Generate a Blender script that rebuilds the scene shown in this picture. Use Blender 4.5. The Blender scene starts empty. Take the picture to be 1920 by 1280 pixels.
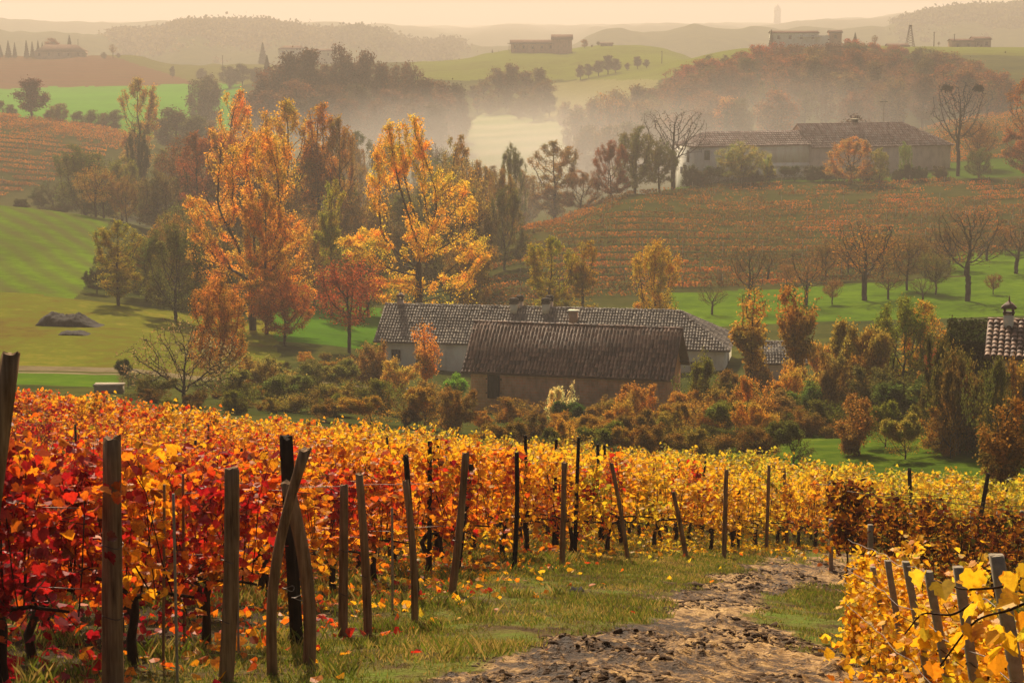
import bpy, math, random
import numpy as np
from mathutils import Vector, Matrix, Euler
R = math.radians
random.seed(7)
S = bpy.context.scene
COL = S.collection

# ---------------------------------------------------------------- camera
FPX = 3840.0                      # focal length in pixels of the 1920 px wide photograph
PITCH = math.atan(580.0 / FPX)
CP, SP = math.cos(PITCH), math.sin(PITCH)
cam_d = bpy.data.cameras.new('camera'); cam_d.sensor_width = 36; cam_d.lens = 72
cam_d.clip_start = 0.3; cam_d.clip_end = 20000
cam = bpy.data.objects.new('camera', cam_d); COL.objects.link(cam)
cam.location = (0, 0, 0); cam.rotation_euler = (R(90) - PITCH, 0, 0)
S.camera = cam

# ---------------------------------------------------------------- sky, sun, exposure
SUN_AZ, SUN_EL = -9.0, 36.0       # degrees; azimuth from the view direction, to the left
w = bpy.data.worlds.new('World'); S.world = w; w.use_nodes = True
wn = w.node_tree.nodes; wl = w.node_tree.links
sky = wn.new('ShaderNodeTexSky'); sky.sky_type = 'NISHITA'; sky.sun_disc = False
sky.sun_elevation = R(SUN_EL); sky.sun_rotation = R(SUN_AZ)
sky.dust_density = 8.0; sky.air_density = 0.8; sky.ozone_density = 0.0
wl.new(sky.outputs[0], wn['Background'].inputs[0]); wn['Background'].inputs[1].default_value = 0.068
sd = bpy.data.lights.new('sun', 'SUN'); sd.energy = 5.0; sd.angle = R(0.6); sd.color = (1.0, 0.84, 0.60)
so = bpy.data.objects.new('sun', sd); COL.objects.link(so)
sdir = Vector((math.sin(R(SUN_AZ)) * math.cos(R(SUN_EL)), math.cos(R(SUN_AZ)) * math.cos(R(SUN_EL)), math.sin(R(SUN_EL))))
so.rotation_euler = sdir.to_track_quat('Z', 'Y').to_euler()
S.view_settings.view_transform = 'Standard'; S.view_settings.look = 'None'
S.view_settings.exposure = 0.44; S.view_settings.gamma = 1
S.render.engine = 'CYCLES'
cy = S.cycles
cy.use_denoising = True
cy.max_bounces = 5; cy.diffuse_bounces = 3; cy.glossy_bounces = 1; cy.transmission_bounces = 3
cy.volume_bounces = 0; cy.transparent_max_bounces = 4; cy.sample_clamp_indirect = 4
cy.use_fast_gi = False

# ---------------------------------------------------------------- pixels of the photograph -> rays
def ray(px, py):
    u = (px - 960.0) / FPX; v = (py - 640.0) / FPX
    d = CP - v * SP
    return u / d, (-SP - v * CP) / d          # X/Y, Z/Y
def proj(a, b):                               # X/Y, Z/Y -> pixel
    d = CP - b * SP
    return 960 + FPX * a / d, 640 - FPX * (SP + b * CP) / d

# ---------------------------------------------------------------- noise (numpy)
def _h(ix, iy, s):
    n = (ix.astype(np.int64) * 374761393 + iy.astype(np.int64) * 668265263 + s * 982451653) & 0x7fffffff
    n = ((n ^ (n >> 13)) * 1274126177) & 0x7fffffff
    return ((n ^ (n >> 16)) & 0xffffff) / float(0xffffff)
def vnoise(x, y, s=0):
    x = np.asarray(x, float); y = np.asarray(y, float)
    ix = np.floor(x); iy = np.floor(y); fx = x - ix; fy = y - iy
    fx = fx * fx * (3 - 2 * fx); fy = fy * fy * (3 - 2 * fy)
    a = _h(ix, iy, s); b = _h(ix + 1, iy, s); c = _h(ix, iy + 1, s); d = _h(ix + 1, iy + 1, s)
    return (a * (1 - fx) + b * fx) * (1 - fy) + (c * (1 - fx) + d * fx) * fy
def fbm(x, y, o=4, s=0):
    t = 0; amp = 0.5; tot = 0
    for i in range(o):
        t = t + amp * vnoise(x, y, s + i * 17); tot += amp; amp *= 0.55; x = x * 2.03 + 3.1; y = y * 2.03 + 7.7
    return t / tot

# ---------------------------------------------------------------- height of the land
def pchip(xk, yk, x):
    xk = np.array(xk, float); yk = np.array(yk, float)
    h = np.diff(xk); d = np.diff(yk, axis=0) / (h if yk.ndim == 1 else h[:, None])
    m = np.zeros_like(yk)
    m[0] = d[0]; m[-1] = d[-1]
    w1 = 2 * h[1:] + h[:-1]; w2 = h[1:] + 2 * h[:-1]
    if yk.ndim > 1: w1 = w1[:, None]; w2 = w2[:, None]
    with np.errstate(divide='ignore', invalid='ignore'):
        hm = (w1 + w2) / (w1 / d[:-1] + w2 / d[1:])
    m[1:-1] = np.where(d[:-1] * d[1:] > 0, hm, 0)
    k = np.clip(np.searchsorted(xk, x) - 1, 0, len(xk) - 2)
    hh = h[k]; t = (x - xk[k]) / hh
    if yk.ndim > 1: t = t[:, None]; hh = hh[:, None]
    return ((2*t**3 - 3*t**2 + 1) * yk[k] + (t**3 - 2*t**2 + t) * hh * m[k] + (-2*t**3 + 3*t**2) * yk[k+1] + (t**3 - t**2) * hh * m[k+1])
def near_z(a, D):
    X = a * D
    z = -1.6 - 0.207 * D - 0.11 * np.maximum(0, X - 0.5 - 0.02 * D)
    return z
# profiles: photo column -> (distance, height)
PROF = {
 -500: [(50,-10.2),(80,-15.0),(110,-19),(130,-22.5),(145,-24.7),(165,-26.2),(190,-26.6),(215,-26.9),(250,-27),(290,-26.9),(330,-26.5),(360,-30),(400,-34),(430,-35),(480,-29),(540,-22),(580,-20),(620,-25),(680,-33),(750,-29),(850,-27),(950,-25),(1050,-19),(1150,-13.5),(1300,-35),(1600,-25),(2000,12),(2300,-10),(3000,25),(6000,25)],
 0: [(50,-10.8),(80,-15.7),(110,-19.8),(130,-22.6),(145,-24.7),(155,-25.6),(165,-26.2),(190,-27.2),(215,-27.7),(250,-28),(290,-27.9),(330,-27.9),(360,-31.5),(400,-35.5),(430,-35.8),(480,-31),(540,-25),(580,-23.4),(620,-28),(680,-35),(750,-30),(850,-27.7),(950,-26),(1050,-19),(1150,-13.5),(1300,-40),(1600,-30),(2000,6),(2300,-15),(3000,20),(6000,20)],
 200: [(50,-11.0),(80,-16.1),(110,-20.2),(130,-22.8),(145,-24.9),(155,-25.7),(165,-26.3),(190,-27.6),(215,-28.6),(250,-29.4),(290,-30),(330,-30.1),(360,-33.5),(400,-36.5),(430,-36.5),(480,-33),(540,-27.6),(580,-27),(620,-31),(680,-35),(750,-30.5),(850,-27.7),(950,-25),(1050,-18),(1150,-12.5),(1300,-40),(1600,-30),(2000,-2),(2300,-15),(3000,15),(6000,20)],
 400: [(50,-11.3),(80,-16.6),(110,-20.8),(130,-23.6),(150,-26),(180,-28.3),(215,-30),(250,-31.5),(330,-34.5),(430,-37),(500,-36),(580,-34),(680,-35),(750,-32),(850,-27),(1000,-21.5),(1150,-17.6),(1300,-40),(1600,-25),(2000,8),(2300,-10),(3000,15),(6000,20)],
 600: [(50,-11.5),(80,-17.0),(110,-21.2),(140,-25.2),(180,-28.8),(215,-31),(250,-33),(330,-36),(430,-38),(500,-37),(580,-30),(680,-24),(800,-19.5),(950,-17),(1150,-17.6),(1300,-38),(1600,-25),(2000,4),(2300,-15),(3000,10),(6000,20)],
 800: [(50,-11.8),(80,-17.4),(110,-21.8),(140,-25.9),(180,-30.3),(215,-32),(250,-33.5),(330,-36),(430,-38),(500,-38.5),(580,-36),(680,-31),(760,-28),(850,-21),(1000,-17),(1100,-15.8),(1300,-38),(1600,-35),(2000,-14),(2300,-25),(3000,0),(6000,20)],
 1000: [(50,-12.0),(80,-17.8),(110,-22.2),(140,-26.2),(180,-30.9),(215,-31.7),(240,-32.2),(265,-32.4),(290,-31.7),(320,-30.8),(360,-34.5),(420,-38),(500,-38),(600,-33),(700,-29.2),(760,-28),(850,-24),(1000,-14),(1100,-8.6),(1300,-30),(1600,-35),(2000,-15),(2300,-25),(3000,0),(6000,20)],
 1200: [(50,-12.2),(80,-18.0),(110,-22.4),(140,-26.2),(180,-30.6),(215,-31.2),(240,-31.7),(265,-32.1),(290,-31.5),(320,-30.2),(360,-28.7),(400,-31.5),(470,-36.5),(550,-35),(650,-28),(750,-21.5),(850,-17),(1000,-11),(1100,-7.5),(1300,-25),(1600,-30),(2000,3),(2300,-15),(3000,5),(6000,20)],
 1400: [(50,-12.5),(80,-18.1),(110,-22.0),(140,-25.8),(180,-29.8),(215,-30.6),(240,-31.4),(265,-32.0),(290,-31.8),(320,-31.0),(360,-30.0),(400,-28.8),(430,-29),(480,-33),(550,-29),(620,-22.6),(690,-17),(760,-13),(850,-6.5),(1000,-18),(1300,-25),(1600,-30),(2000,4),(2300,-10),(3000,10),(6000,20)],
 1600: [(50,-12.7),(80,-18.2),(110,-21.8),(140,-25.6),(180,-29.2),(215,-30.2),(240,-31),(265,-31.6),(290,-31.6),(320,-31.0),(360,-30.0),(400,-28.6),(430,-28.6),(480,-31),(550,-27),(620,-20.5),(690,-14.5),(760,-11),(850,-5.6),(1000,-18),(1300,-25),(1600,-30),(2000,6),(2300,-5),(3000,20),(6000,30)],
 1800: [(50,-12.9),(80,-18.3),(110,-21.6),(140,-25.3),(180,-28.8),(215,-29.8),(240,-30.6),(265,-31.0),(290,-31.2),(320,-30.6),(360,-29.6),(400,-28),(430,-27.3),(480,-24),(520,-22),(560,-25),(620,-21),(690,-15),(760,-11),(850,-6.2),(1000,-16),(1300,-25),(1600,-20),(2000,18),(2300,10),(3000,30),(6000,40)],
 2400: [(50,-13),(80,-18.4),(110,-21.2),(140,-25),(180,-28.4),(215,-29),(240,-29.6),(265,-30),(290,-30),(320,-29),(360,-27),(400,-25),(430,-21),(480,-15),(520,-13),(560,-16),(620,-17),(690,-15),(760,-10),(850,-6),(1000,-14),(1300,-20),(1600,-10),(2000,20),(2300,12),(3000,30),(6000,40)],
}
LD0, LD1, NLD = math.log(1.0), math.log(6000.0), 900
_ld = np.linspace(LD0, LD1, NLD); _D = np.exp(_ld)
_pk = sorted(PROF)
_rows = []
for p in _pk:
    a = (p - 960) / FPX
    nd = np.array([1, 2, 3, 5, 7, 10, 13, 16, 20, 25, 30, 36, 42.0])
    kd = list(np.log(nd)) + [math.log(q[0]) for q in PROF[p]]
    kz = list(near_z(a, nd)) + [q[1] for q in PROF[p]]
    _rows.append(pchip(kd, np.array(kz), _ld))
_rows = np.array(_rows)                                  # columns x distance
_ak = np.array([(p - 960) / FPX for p in _pk])
_ag = np.linspace(_ak[0], _ak[-1], 400)
ZT = pchip(_ak, _rows, _ag)                              # 400 x NLD
def land(a, D):
    a = np.asarray(a, float); D = np.asarray(D, float)
    ia = np.clip((a - _ag[0]) / (_ag[-1] - _ag[0]) * 399, 0, 398.999)
    il = np.clip((np.log(D) - LD0) / (LD1 - LD0) * (NLD - 1), 0, NLD - 1.001)
    i = ia.astype(int); j = il.astype(int); u = ia - i; v = il - j
    z = (ZT[i, j] * (1-u) + ZT[i+1, j] * u) * (1-v) + (ZT[i, j+1] * (1-u) + ZT[i+1, j+1] * u) * v
    # gentle unevenness
    X = a * D
    amp = np.clip((D - 12) / 60, 0, 1) * 0.12 + np.clip((D - 900) / 900, 0, 1) * 9 + np.clip((D-300)/400, 0, 1)*0.5
    z = z + amp * (fbm(X / (4 + D * 0.02), D / (4 + D * 0.02), 3, 5) - 0.5) * 2
    return z
MUD = [(790,1330),(880,1272),(1030,1215),(1160,1165),(1260,1122),(1330,1094),(1400,1062),(1470,1046),(1560,1040),(1680,1050),(1690,1098),(1550,1098),(1480,1106),(1420,1128),(1400,1162),(1470,1198),(1560,1218),(1640,1236),(1730,1330)]
def inpoly(px, py, poly):
    px = np.asarray(px, float); py = np.asarray(py, float)
    c = np.zeros(px.shape, bool); n = len(poly)
    for i in range(n):
        x0, y0 = poly[i]; x1, y1 = poly[i-1]
        if y0 == y1: continue
        c ^= ((y0 > py) != (y1 > py)) & (px < (x1 - x0) * (py - y0) / (y1 - y0) + x0)
    return c
def mudmask(a, D):
    """how muddy the ground is (0..1), softened"""
    a = np.asarray(a, float); D = np.asarray(D, float)
    z = near_z(a, D); px, py = proj(a, z / D)
    m = np.zeros(px.shape)
    X = a * D
    jx = (fbm(X * 1.1, D * 0.8, 3, 31) - 0.5) * 150; jy = (fbm(X * 1.3, D * 0.9, 3, 37) - 0.5) * 70
    for s in (-26, 0, 26):
        for t in (-13, 0, 13):
            m = m + inpoly(px + jx + s, py + jy + t, MUD)
    return np.where((D > 6) & (D < 60), m / 9.0, 0)
def near_relief(a, D):
    X = a * D; m = mudmask(a, D)
    f = fbm(X * 3.2, D * 2.2, 4, 61); g = fbm(X * 9, D * 8, 3, 71)
    clod = np.clip(g - 0.5, 0, 1) ** 0.8 * np.clip(f - 0.40, 0, 0.3) / 0.3
    z = m * (0.11 * (f - 0.5) + 0.16 * clod) + (1 - m) * (0.10 * (fbm(X * 1.2, D * 1.2, 3, 81) - 0.5) + 0.03 * (g - 0.5))
    return np.where(D < 70, z * np.clip((70 - D) / 20, 0, 1), 0)
def ground(a, D): return land(a, D) + near_relief(a, D)
def gz(X, Y): return float(ground(np.array([X / Y]), np.array([Y], float))[0])
def at(px, D):
    """point on the land that the photo shows in column px at distance D"""
    a = (px - 960) / FPX
    for _ in range(4):
        z = gz(a * D, D); dd = CP - (z / D) * SP; a = (px - 960) / FPX * dd
    return Vector((a * D, D, gz(a * D, D)))
def zat(py, D): return ray(960, py)[1] * D
def hgt(px, D, py):                          # height above the land of something whose top shows at py
    return zat(py, D) - at(px, D).z
def base_D(px, py, lo=9.0, hi=70.0):         # distance where the land shows at (px,py)
    Ds = np.linspace(lo, hi, 400); a = ray(px, py)[0]
    b = ray(px, py)[1]
    k = np.argmin(np.abs(land(np.full(400, a), Ds) / Ds - b)); return float(Ds[k])

# ---------------------------------------------------------------- meshes, tags
def mesh_np(name, V, faces, mat, parent=None, attrs=None, smooth=False, loc=None, mats=None, midx=None):
    """V (n,3); faces: list of (m,k) index arrays"""
    me = bpy.data.meshes.new(name)
    V = np.asarray(V, np.float32)
    faces = [np.asarray(f, np.int32) for f in faces if len(f)]
    nl = sum(f.size for f in faces); nf = sum(len(f) for f in faces)
    me.vertices.add(len(V)); me.vertices.foreach_set('co', V.ravel())
    me.loops.add(nl); me.polygons.add(nf)
    me.loops.foreach_set('vertex_index', np.concatenate([f.ravel() for f in faces]))
    tot = np.concatenate([np.full(len(f), f.shape[1], np.int32) for f in faces])
    st = np.concatenate([[0], np.cumsum(tot)[:-1]]).astype(np.int32)
    me.polygons.foreach_set('loop_start', st)
    me.polygons.foreach_set('loop_total', tot)
    if smooth: me.polygons.foreach_set('use_smooth', np.ones(nf, bool))
    if attrs:
        for k, (dom, val) in attrs.items():
            at_ = me.attributes.new(k, 'FLOAT', dom); at_.data.foreach_set('value', np.asarray(val, np.float32))
    for m in (mats or [mat]): me.materials.append(m)
    if midx is not None: me.polygons.foreach_set('material_index', np.asarray(midx, np.int32))
    me.update(); me.validate()
    o = bpy.data.objects.new(name, me); COL.objects.link(o)
    if parent: o.parent = parent
    if loc is not None: o.location = loc
    return o
def tag(o, label=None, cat=None, group=None, kind=None):
    if label: o['label'] = label
    if cat: o['category'] = cat
    if group: o['group'] = group
    if kind: o['kind'] = kind
    return o
def empty(name, loc, rz=0.0):
    o = bpy.data.objects.new(name, None); COL.objects.link(o); o.location = loc; o.rotation_euler = (0, 0, rz)
    o.empty_display_size = 0.3
    return o
def copy_tree(o, parent=None):
    c = o.copy(); COL.objects.link(c); c.parent = parent
    for ch in o.children: copy_tree(ch, c)
    return c
class MB:
    """collects pieces for one mesh"""
    def __init__(s): s.V = []; s.F = {}; s.n = 0; s.R = {}
    def add(s, V, F, r=None):
        V = np.asarray(V, float); s.V.append(V)
        for f in F:
            f = np.asarray(f)
            if f.ndim == 1: f = f[None]
            s.F.setdefault(f.shape[1], []).append(f + s.n)
            s.R.setdefault(f.shape[1], []).append(np.full(len(f), random.random() if r is None else r))
        s.n += len(V)
    def box(s, c, d, rot=None, taper=1.0, r=None):
        x, y, z = d[0]/2, d[1]/2, d[2]/2
        P = np.array([(-x,-y,-z),(x,-y,-z),(x,y,-z),(-x,y,-z),(-x*taper,-y*taper,z),(x*taper,-y*taper,z),(x*taper,y*taper,z),(-x*taper,y*taper,z)])
        if rot is not None: P = P @ np.array(rot).T
        s.add(P + np.array(c), [[(0,3,2,1),(4,5,6,7),(0,1,5,4),(1,2,6,5),(2,3,7,6),(3,0,4,7)]], r)
    def tube(s, P, rad, k=6, cap=True):
        P = np.asarray(P, float); n = len(P)
        rad = np.broadcast_to(np.asarray(rad, float), (n,))
        T = np.gradient(P, axis=0); T /= np.linalg.norm(T, axis=1)[:, None] + 1e-9
        ref = np.array([0, 0, 1.0]) if abs(T[0, 2]) < 0.9 else np.array([1.0, 0, 0])
        V = []
        for i in range(n):
            u = np.cross(T[i], ref); u /= np.linalg.norm(u) + 1e-9; v = np.cross(T[i], u)
            an = np.arange(k) / k * 2 * math.pi
            V.append(P[i] + rad[i] * (np.cos(an)[:, None] * u + np.sin(an)[:, None] * v))
        V = np.concatenate(V); F = []
        j = np.arange(k); jn = (j + 1) % k
        Q = np.concatenate([np.stack([i*k + j, i*k + jn, (i+1)*k + jn, (i+1)*k + j], 1) for i in range(n-1)])
        F = [Q[:, ::-1]]
        if cap: F += [np.arange((n-1)*k, n*k)[None, ::-1], np.arange(k)[None]]
        s.add(V, F)
    def build(s, name, mat, parent=None, smooth=False, loc=None):
        ks = sorted(s.F)
        return mesh_np(name, np.concatenate(s.V), [np.concatenate(s.F[k]) for k in ks], mat, parent,
                       {'rnd': ('FACE', np.concatenate([np.concatenate(s.R[k]) for k in ks]))}, smooth, loc)
def rotz(t): c, s_ = math.cos(t), math.sin(t); return np.array([(c,-s_,0),(s_,c,0),(0,0,1)])

# ---------------------------------------------------------------- materials
def N(nt, t, **kw):
    n = nt.nodes.new(t)
    for k, v in kw.items(): setattr(n, k, v)
    return n
def new_mat(name):
    m = bpy.data.materials.new(name); m.use_nodes = True
    nt = m.node_tree; nt.nodes.clear()
    return m, nt, N(nt, 'ShaderNodeOutputMaterial')
def c4(c): return (c[0], c[1], c[2], 1)
def mixc(nt, f, a, b, bt='MIX'):
    n = N(nt, 'ShaderNodeMix', data_type='RGBA', blend_type=bt)
    for i, v in ((0, f), (6, a), (7, b)):
        if isinstance(v, (int, float)): n.inputs[i].default_value = v
        elif isinstance(v, tuple): n.inputs[i].default_value = c4(v)
        else: nt.links.new(v, n.inputs[i])
    return n.outputs[2]
def math_(nt, op, a, b=None, c=None, clamp=False):
    n = N(nt, 'ShaderNodeMath', operation=op); n.use_clamp = clamp
    for i, v in enumerate((a, b, c)):
        if v is None: continue
        if isinstance(v, (int, float)): n.inputs[i].default_value = v
        else: nt.links.new(v, n.inputs[i])
    return n.outputs[0]
def noise(nt, vec, scale, detail=4, rough=0.55, out=0):
    n = N(nt, 'ShaderNodeTexNoise'); n.inputs['Scale'].default_value = scale
    n.inputs['Detail'].default_value = detail; n.inputs['Roughness'].default_value = rough
    if vec is not None: nt.links.new(vec, n.inputs['Vector'])
    return n.outputs[out]
def ramp(nt, f, stops, interp='LINEAR'):
    n = N(nt, 'ShaderNodeValToRGB'); cr = n.color_ramp; cr.interpolation = interp
    while len(cr.elements) < len(stops): cr.elements.new(0.5)
    for e, (p, c) in zip(cr.elements, stops):
        e.position = p; e.color = c4(c) if isinstance(c, tuple) else (c, c, c, 1)
    nt.links.new(f, n.inputs[0]); return n.outputs[0]
def attr(nt, name): n = N(nt, 'ShaderNodeAttribute', attribute_name=name); return n.outputs['Fac']
def posn(nt): return N(nt, 'ShaderNodeNewGeometry').outputs['Position']
def objc(nt): return N(nt, 'ShaderNodeTexCoord').outputs['Object']
def scalev(nt, v, s):
    n = N(nt, 'ShaderNodeVectorMath', operation='MULTIPLY'); nt.links.new(v, n.inputs[0]); n.inputs[1].default_value = s; return n.outputs[0]
def bump(nt, h, st, dist):
    n = N(nt, 'ShaderNodeBump'); n.inputs['Strength'].default_value = st; n.inputs['Distance'].default_value = dist
    nt.links.new(h, n.inputs['Height']); return n.outputs[0]
def princ(nt, out, col, rough=0.8, nrm=None, spec=0.3, metal=0):
    p = N(nt, 'ShaderNodeBsdfPrincipled')
    if isinstance(col, tuple): p.inputs['Base Color'].default_value = c4(col)
    else: nt.links.new(col, p.inputs['Base Color'])
    if isinstance(rough, (int, float)): p.inputs['Roughness'].default_value = rough
    else: nt.links.new(rough, p.inputs['Roughness'])
    p.inputs['Specular IOR Level'].default_value = spec; p.inputs['Metallic'].default_value = metal
    if nrm is not None: nt.links.new(nrm, p.inputs['Normal'])
    nt.links.new(p.outputs[0], out.inputs['Surface']); return p
def leafy(nt, out, col, trans=0.5, tcol=None, gloss=0.05):
    d = N(nt, 'ShaderNodeBsdfDiffuse'); t = N(nt, 'ShaderNodeBsdfTranslucent'); m = N(nt, 'ShaderNodeMixShader')
    nt.links.new(col, d.inputs[0]); nt.links.new(tcol if tcol is not None else col, t.inputs[0])
    m.inputs[0].default_value = trans
    nt.links.new(d.outputs[0], m.inputs[1]); nt.links.new(t.outputs[0], m.inputs[2])
    last = m.outputs[0]
    if gloss:
        g = N(nt, 'ShaderNodeBsdfGlossy'); g.inputs['Roughness'].default_value = 0.45; g.inputs['Color'].default_value = (1, 1, 1, 1)
        m2 = N(nt, 'ShaderNodeMixShader'); m2.inputs[0].default_value = gloss
        nt.links.new(last, m2.inputs[1]); nt.links.new(g.outputs[0], m2.inputs[2]); last = m2.outputs[0]
    nt.links.new(last, out.inputs['Surface'])

def field_mat(name, stops, scale=0.03, fine=1.2, rows=None, bumpd=0.15, stretch=(1, 1, 1)):
    """grassy or tilled ground: patches at a large scale, tufts at a fine one; rows = (angle, spacing, amount, colour)"""
    m, nt, out = new_mat(name)
    P = posn(nt)
    f1 = noise(nt, scalev(nt, P, stretch), scale, 5, 0.6); f2 = noise(nt, P, fine, 4, 0.65)
    f3 = noise(nt, P, fine * .3, 4, 0.7)
    f = math_(nt, 'ADD', math_(nt, 'MULTIPLY', f1, 0.55), math_(nt, 'ADD', math_(nt, 'MULTIPLY', f2, 0.3), math_(nt, 'MULTIPLY', f3, .45)))
    col = ramp(nt, math_(nt, 'MULTIPLY_ADD', math_(nt, 'SUBTRACT', f, 0.65), 1.35, 0.52), stops)
    if rows:
        ang, sp, amt, rc = rows
        sx = N(nt, 'ShaderNodeSeparateXYZ'); nt.links.new(P, sx.inputs[0])
        q = math_(nt, 'ADD', math_(nt, 'MULTIPLY', sx.outputs[0], math.cos(R(ang)) / sp * 6.283), math_(nt, 'MULTIPLY', sx.outputs[1], math.sin(R(ang)) / sp * 6.283))
        q = math_(nt, 'ADD', q, math_(nt, 'MULTIPLY', f1, 9.0))
        s_ = math_(nt, 'MULTIPLY', math_(nt, 'ADD', math_(nt, 'SINE', q), 1.0), 0.5)
        s_ = math_(nt, 'MULTIPLY', math_(nt, 'MULTIPLY', s_, noise(nt, P, scale * 3, 3)), amt * 2, clamp=True)
        col = mixc(nt, s_, col, rc)
    princ(nt, out, col, 0.95, bump(nt, f2, 0.6, bumpd), 0.0)
    return m
# ================================================================ THE LAND
_a = np.concatenate([-np.geomspace(1.5, 0.31, 40), np.linspace(-0.30, 0.30, 640), np.geomspace(0.31, 1.5, 40)])
_Dr = np.concatenate([np.linspace(1, 8.8, 24), np.exp(np.arange(math.log(9), math.log(45), 0.0045)), np.exp(np.arange(math.log(45), math.log(1250), 0.008)), np.geomspace(1260, 6000, 60)])
na, nr = len(_a), len(_Dr)
AA, DD = np.meshgrid(_a, _Dr, indexing='ij')
ZZ = ground(AA.ravel(), DD.ravel()).reshape(AA.shape)
VV = np.stack([AA * DD, DD, ZZ], -1).reshape(-1, 3)
ii, jj = np.meshgrid(np.arange(na - 1), np.arange(nr - 1), indexing='ij')
i00 = (ii * nr + jj).ravel()
FF = np.stack([i00, i00 + nr, i00 + nr + 1, i00 + 1], 1)
FC = VV[FF].mean(1)
fD = FC[:, 1]; fpx, fpy = proj(FC[:, 0] / fD, FC[:, 2] / fD)
wob = (fbm(FC[:, 0] * 0.15, fD * 0.15, 3, 91) - 0.5)
qx = fpx + wob * 10; qy = fpy + wob * 5
reg = np.zeros(len(FF), int)
REG = ['ground']; REGM = []
def region(name, mask):
    if name not in REG: REG.append(name)
    reg[mask & (reg == 0)] = REG.index(name)
region('path', mudmask(FC[:, 0] / fD, fD) > 0.5)
# left: lawn strip, farm track, meadow, rolling green field
region('lawn', (fD > 136) & (fD < 151.5) & (fpx < 222 + wob * 30))
region('farm_track', ((fD > 154) & (fD < 157.5) & (fpx < 980)) | ((fD > 151.5) & (fD < 152.6) & (fpx < 240)))
region('meadow', (fD >= 157.5) & (fD < 218 + wob * 4) & (fpx < 520 + wob * 60))
region('green_field', (fD >= 218) & (fD < 352) & inpoly(qx, qy, [(-900, 600), (-900, 330), (0, 378), (110, 392), (214, 408), (190, 440), (185, 500), (150, 548), (90, 600)]))
region('hill_vineyard_soil', (fD > 425) & (fD < 590) & (qx < 262))
region('far_green_field', (fD > 690) & (fD < 960) & (qx < 455) & (qy > 150) & (qy > 162 + (200 - qx) * 0.02))
region('stubble_field', (fD > 900) & (fD < 1200) & (qx < 190 + (qy - 100) * 3.2))
region('ridge_field', (fD > 900) & (fD < 1200) & (qx < 520))
region('valley_field', (fD > 440) & (fD < 770) & inpoly(qx, qy, [(790, 370), (840, 250), (905, 214), (960, 216), (1010, 226), (1075, 232), (1075, 262), (1085, 300), (1050, 350), (960, 370), (900, 370)]))
region('crest_field', (fD > 790) & (fD < 1130) & (qx > 770) & (qx < 1330) & (qy < 150))
region('slope_field', (fD > 640) & (fD < 1000) & inpoly(qx, qy, [(1020, 225), (1035, 155), (1110, 150), (1240, 140), (1225, 170), (1150, 190), (1090, 225)]))
region('crest_field', (fD > 790) & (fD < 900) & (qx >= 1330))
region('grass_strip', (fD > 82) & (fD < 113 + wob * 6) & (fpx > 1380 + wob * 60))
region('orchard_lawn', (fD > 214) & (fD < 252 + (fpx - 1300) * 0.02 + wob * 8) & (qx > 1255))
region('orchard_lawn', (fD > 262) & (fD < 292) & (qx > 1780))
region('creek_meadow', (fD > 196) & (fD < 248) & (qx > 500) & (qx < 715))
region('hill_vineyard_soil', (fD > 240) & (fD < 398) & (qx > 925) & (qy > 440 - (qx - 930) * 0.33) )
region('bench_grass', (fD >= 396) & (fD < 432) & (qx > 1230))
region('hill_vineyard_soil', (fD >= 432) & (fD < 532) & (qx > 1560))
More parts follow.
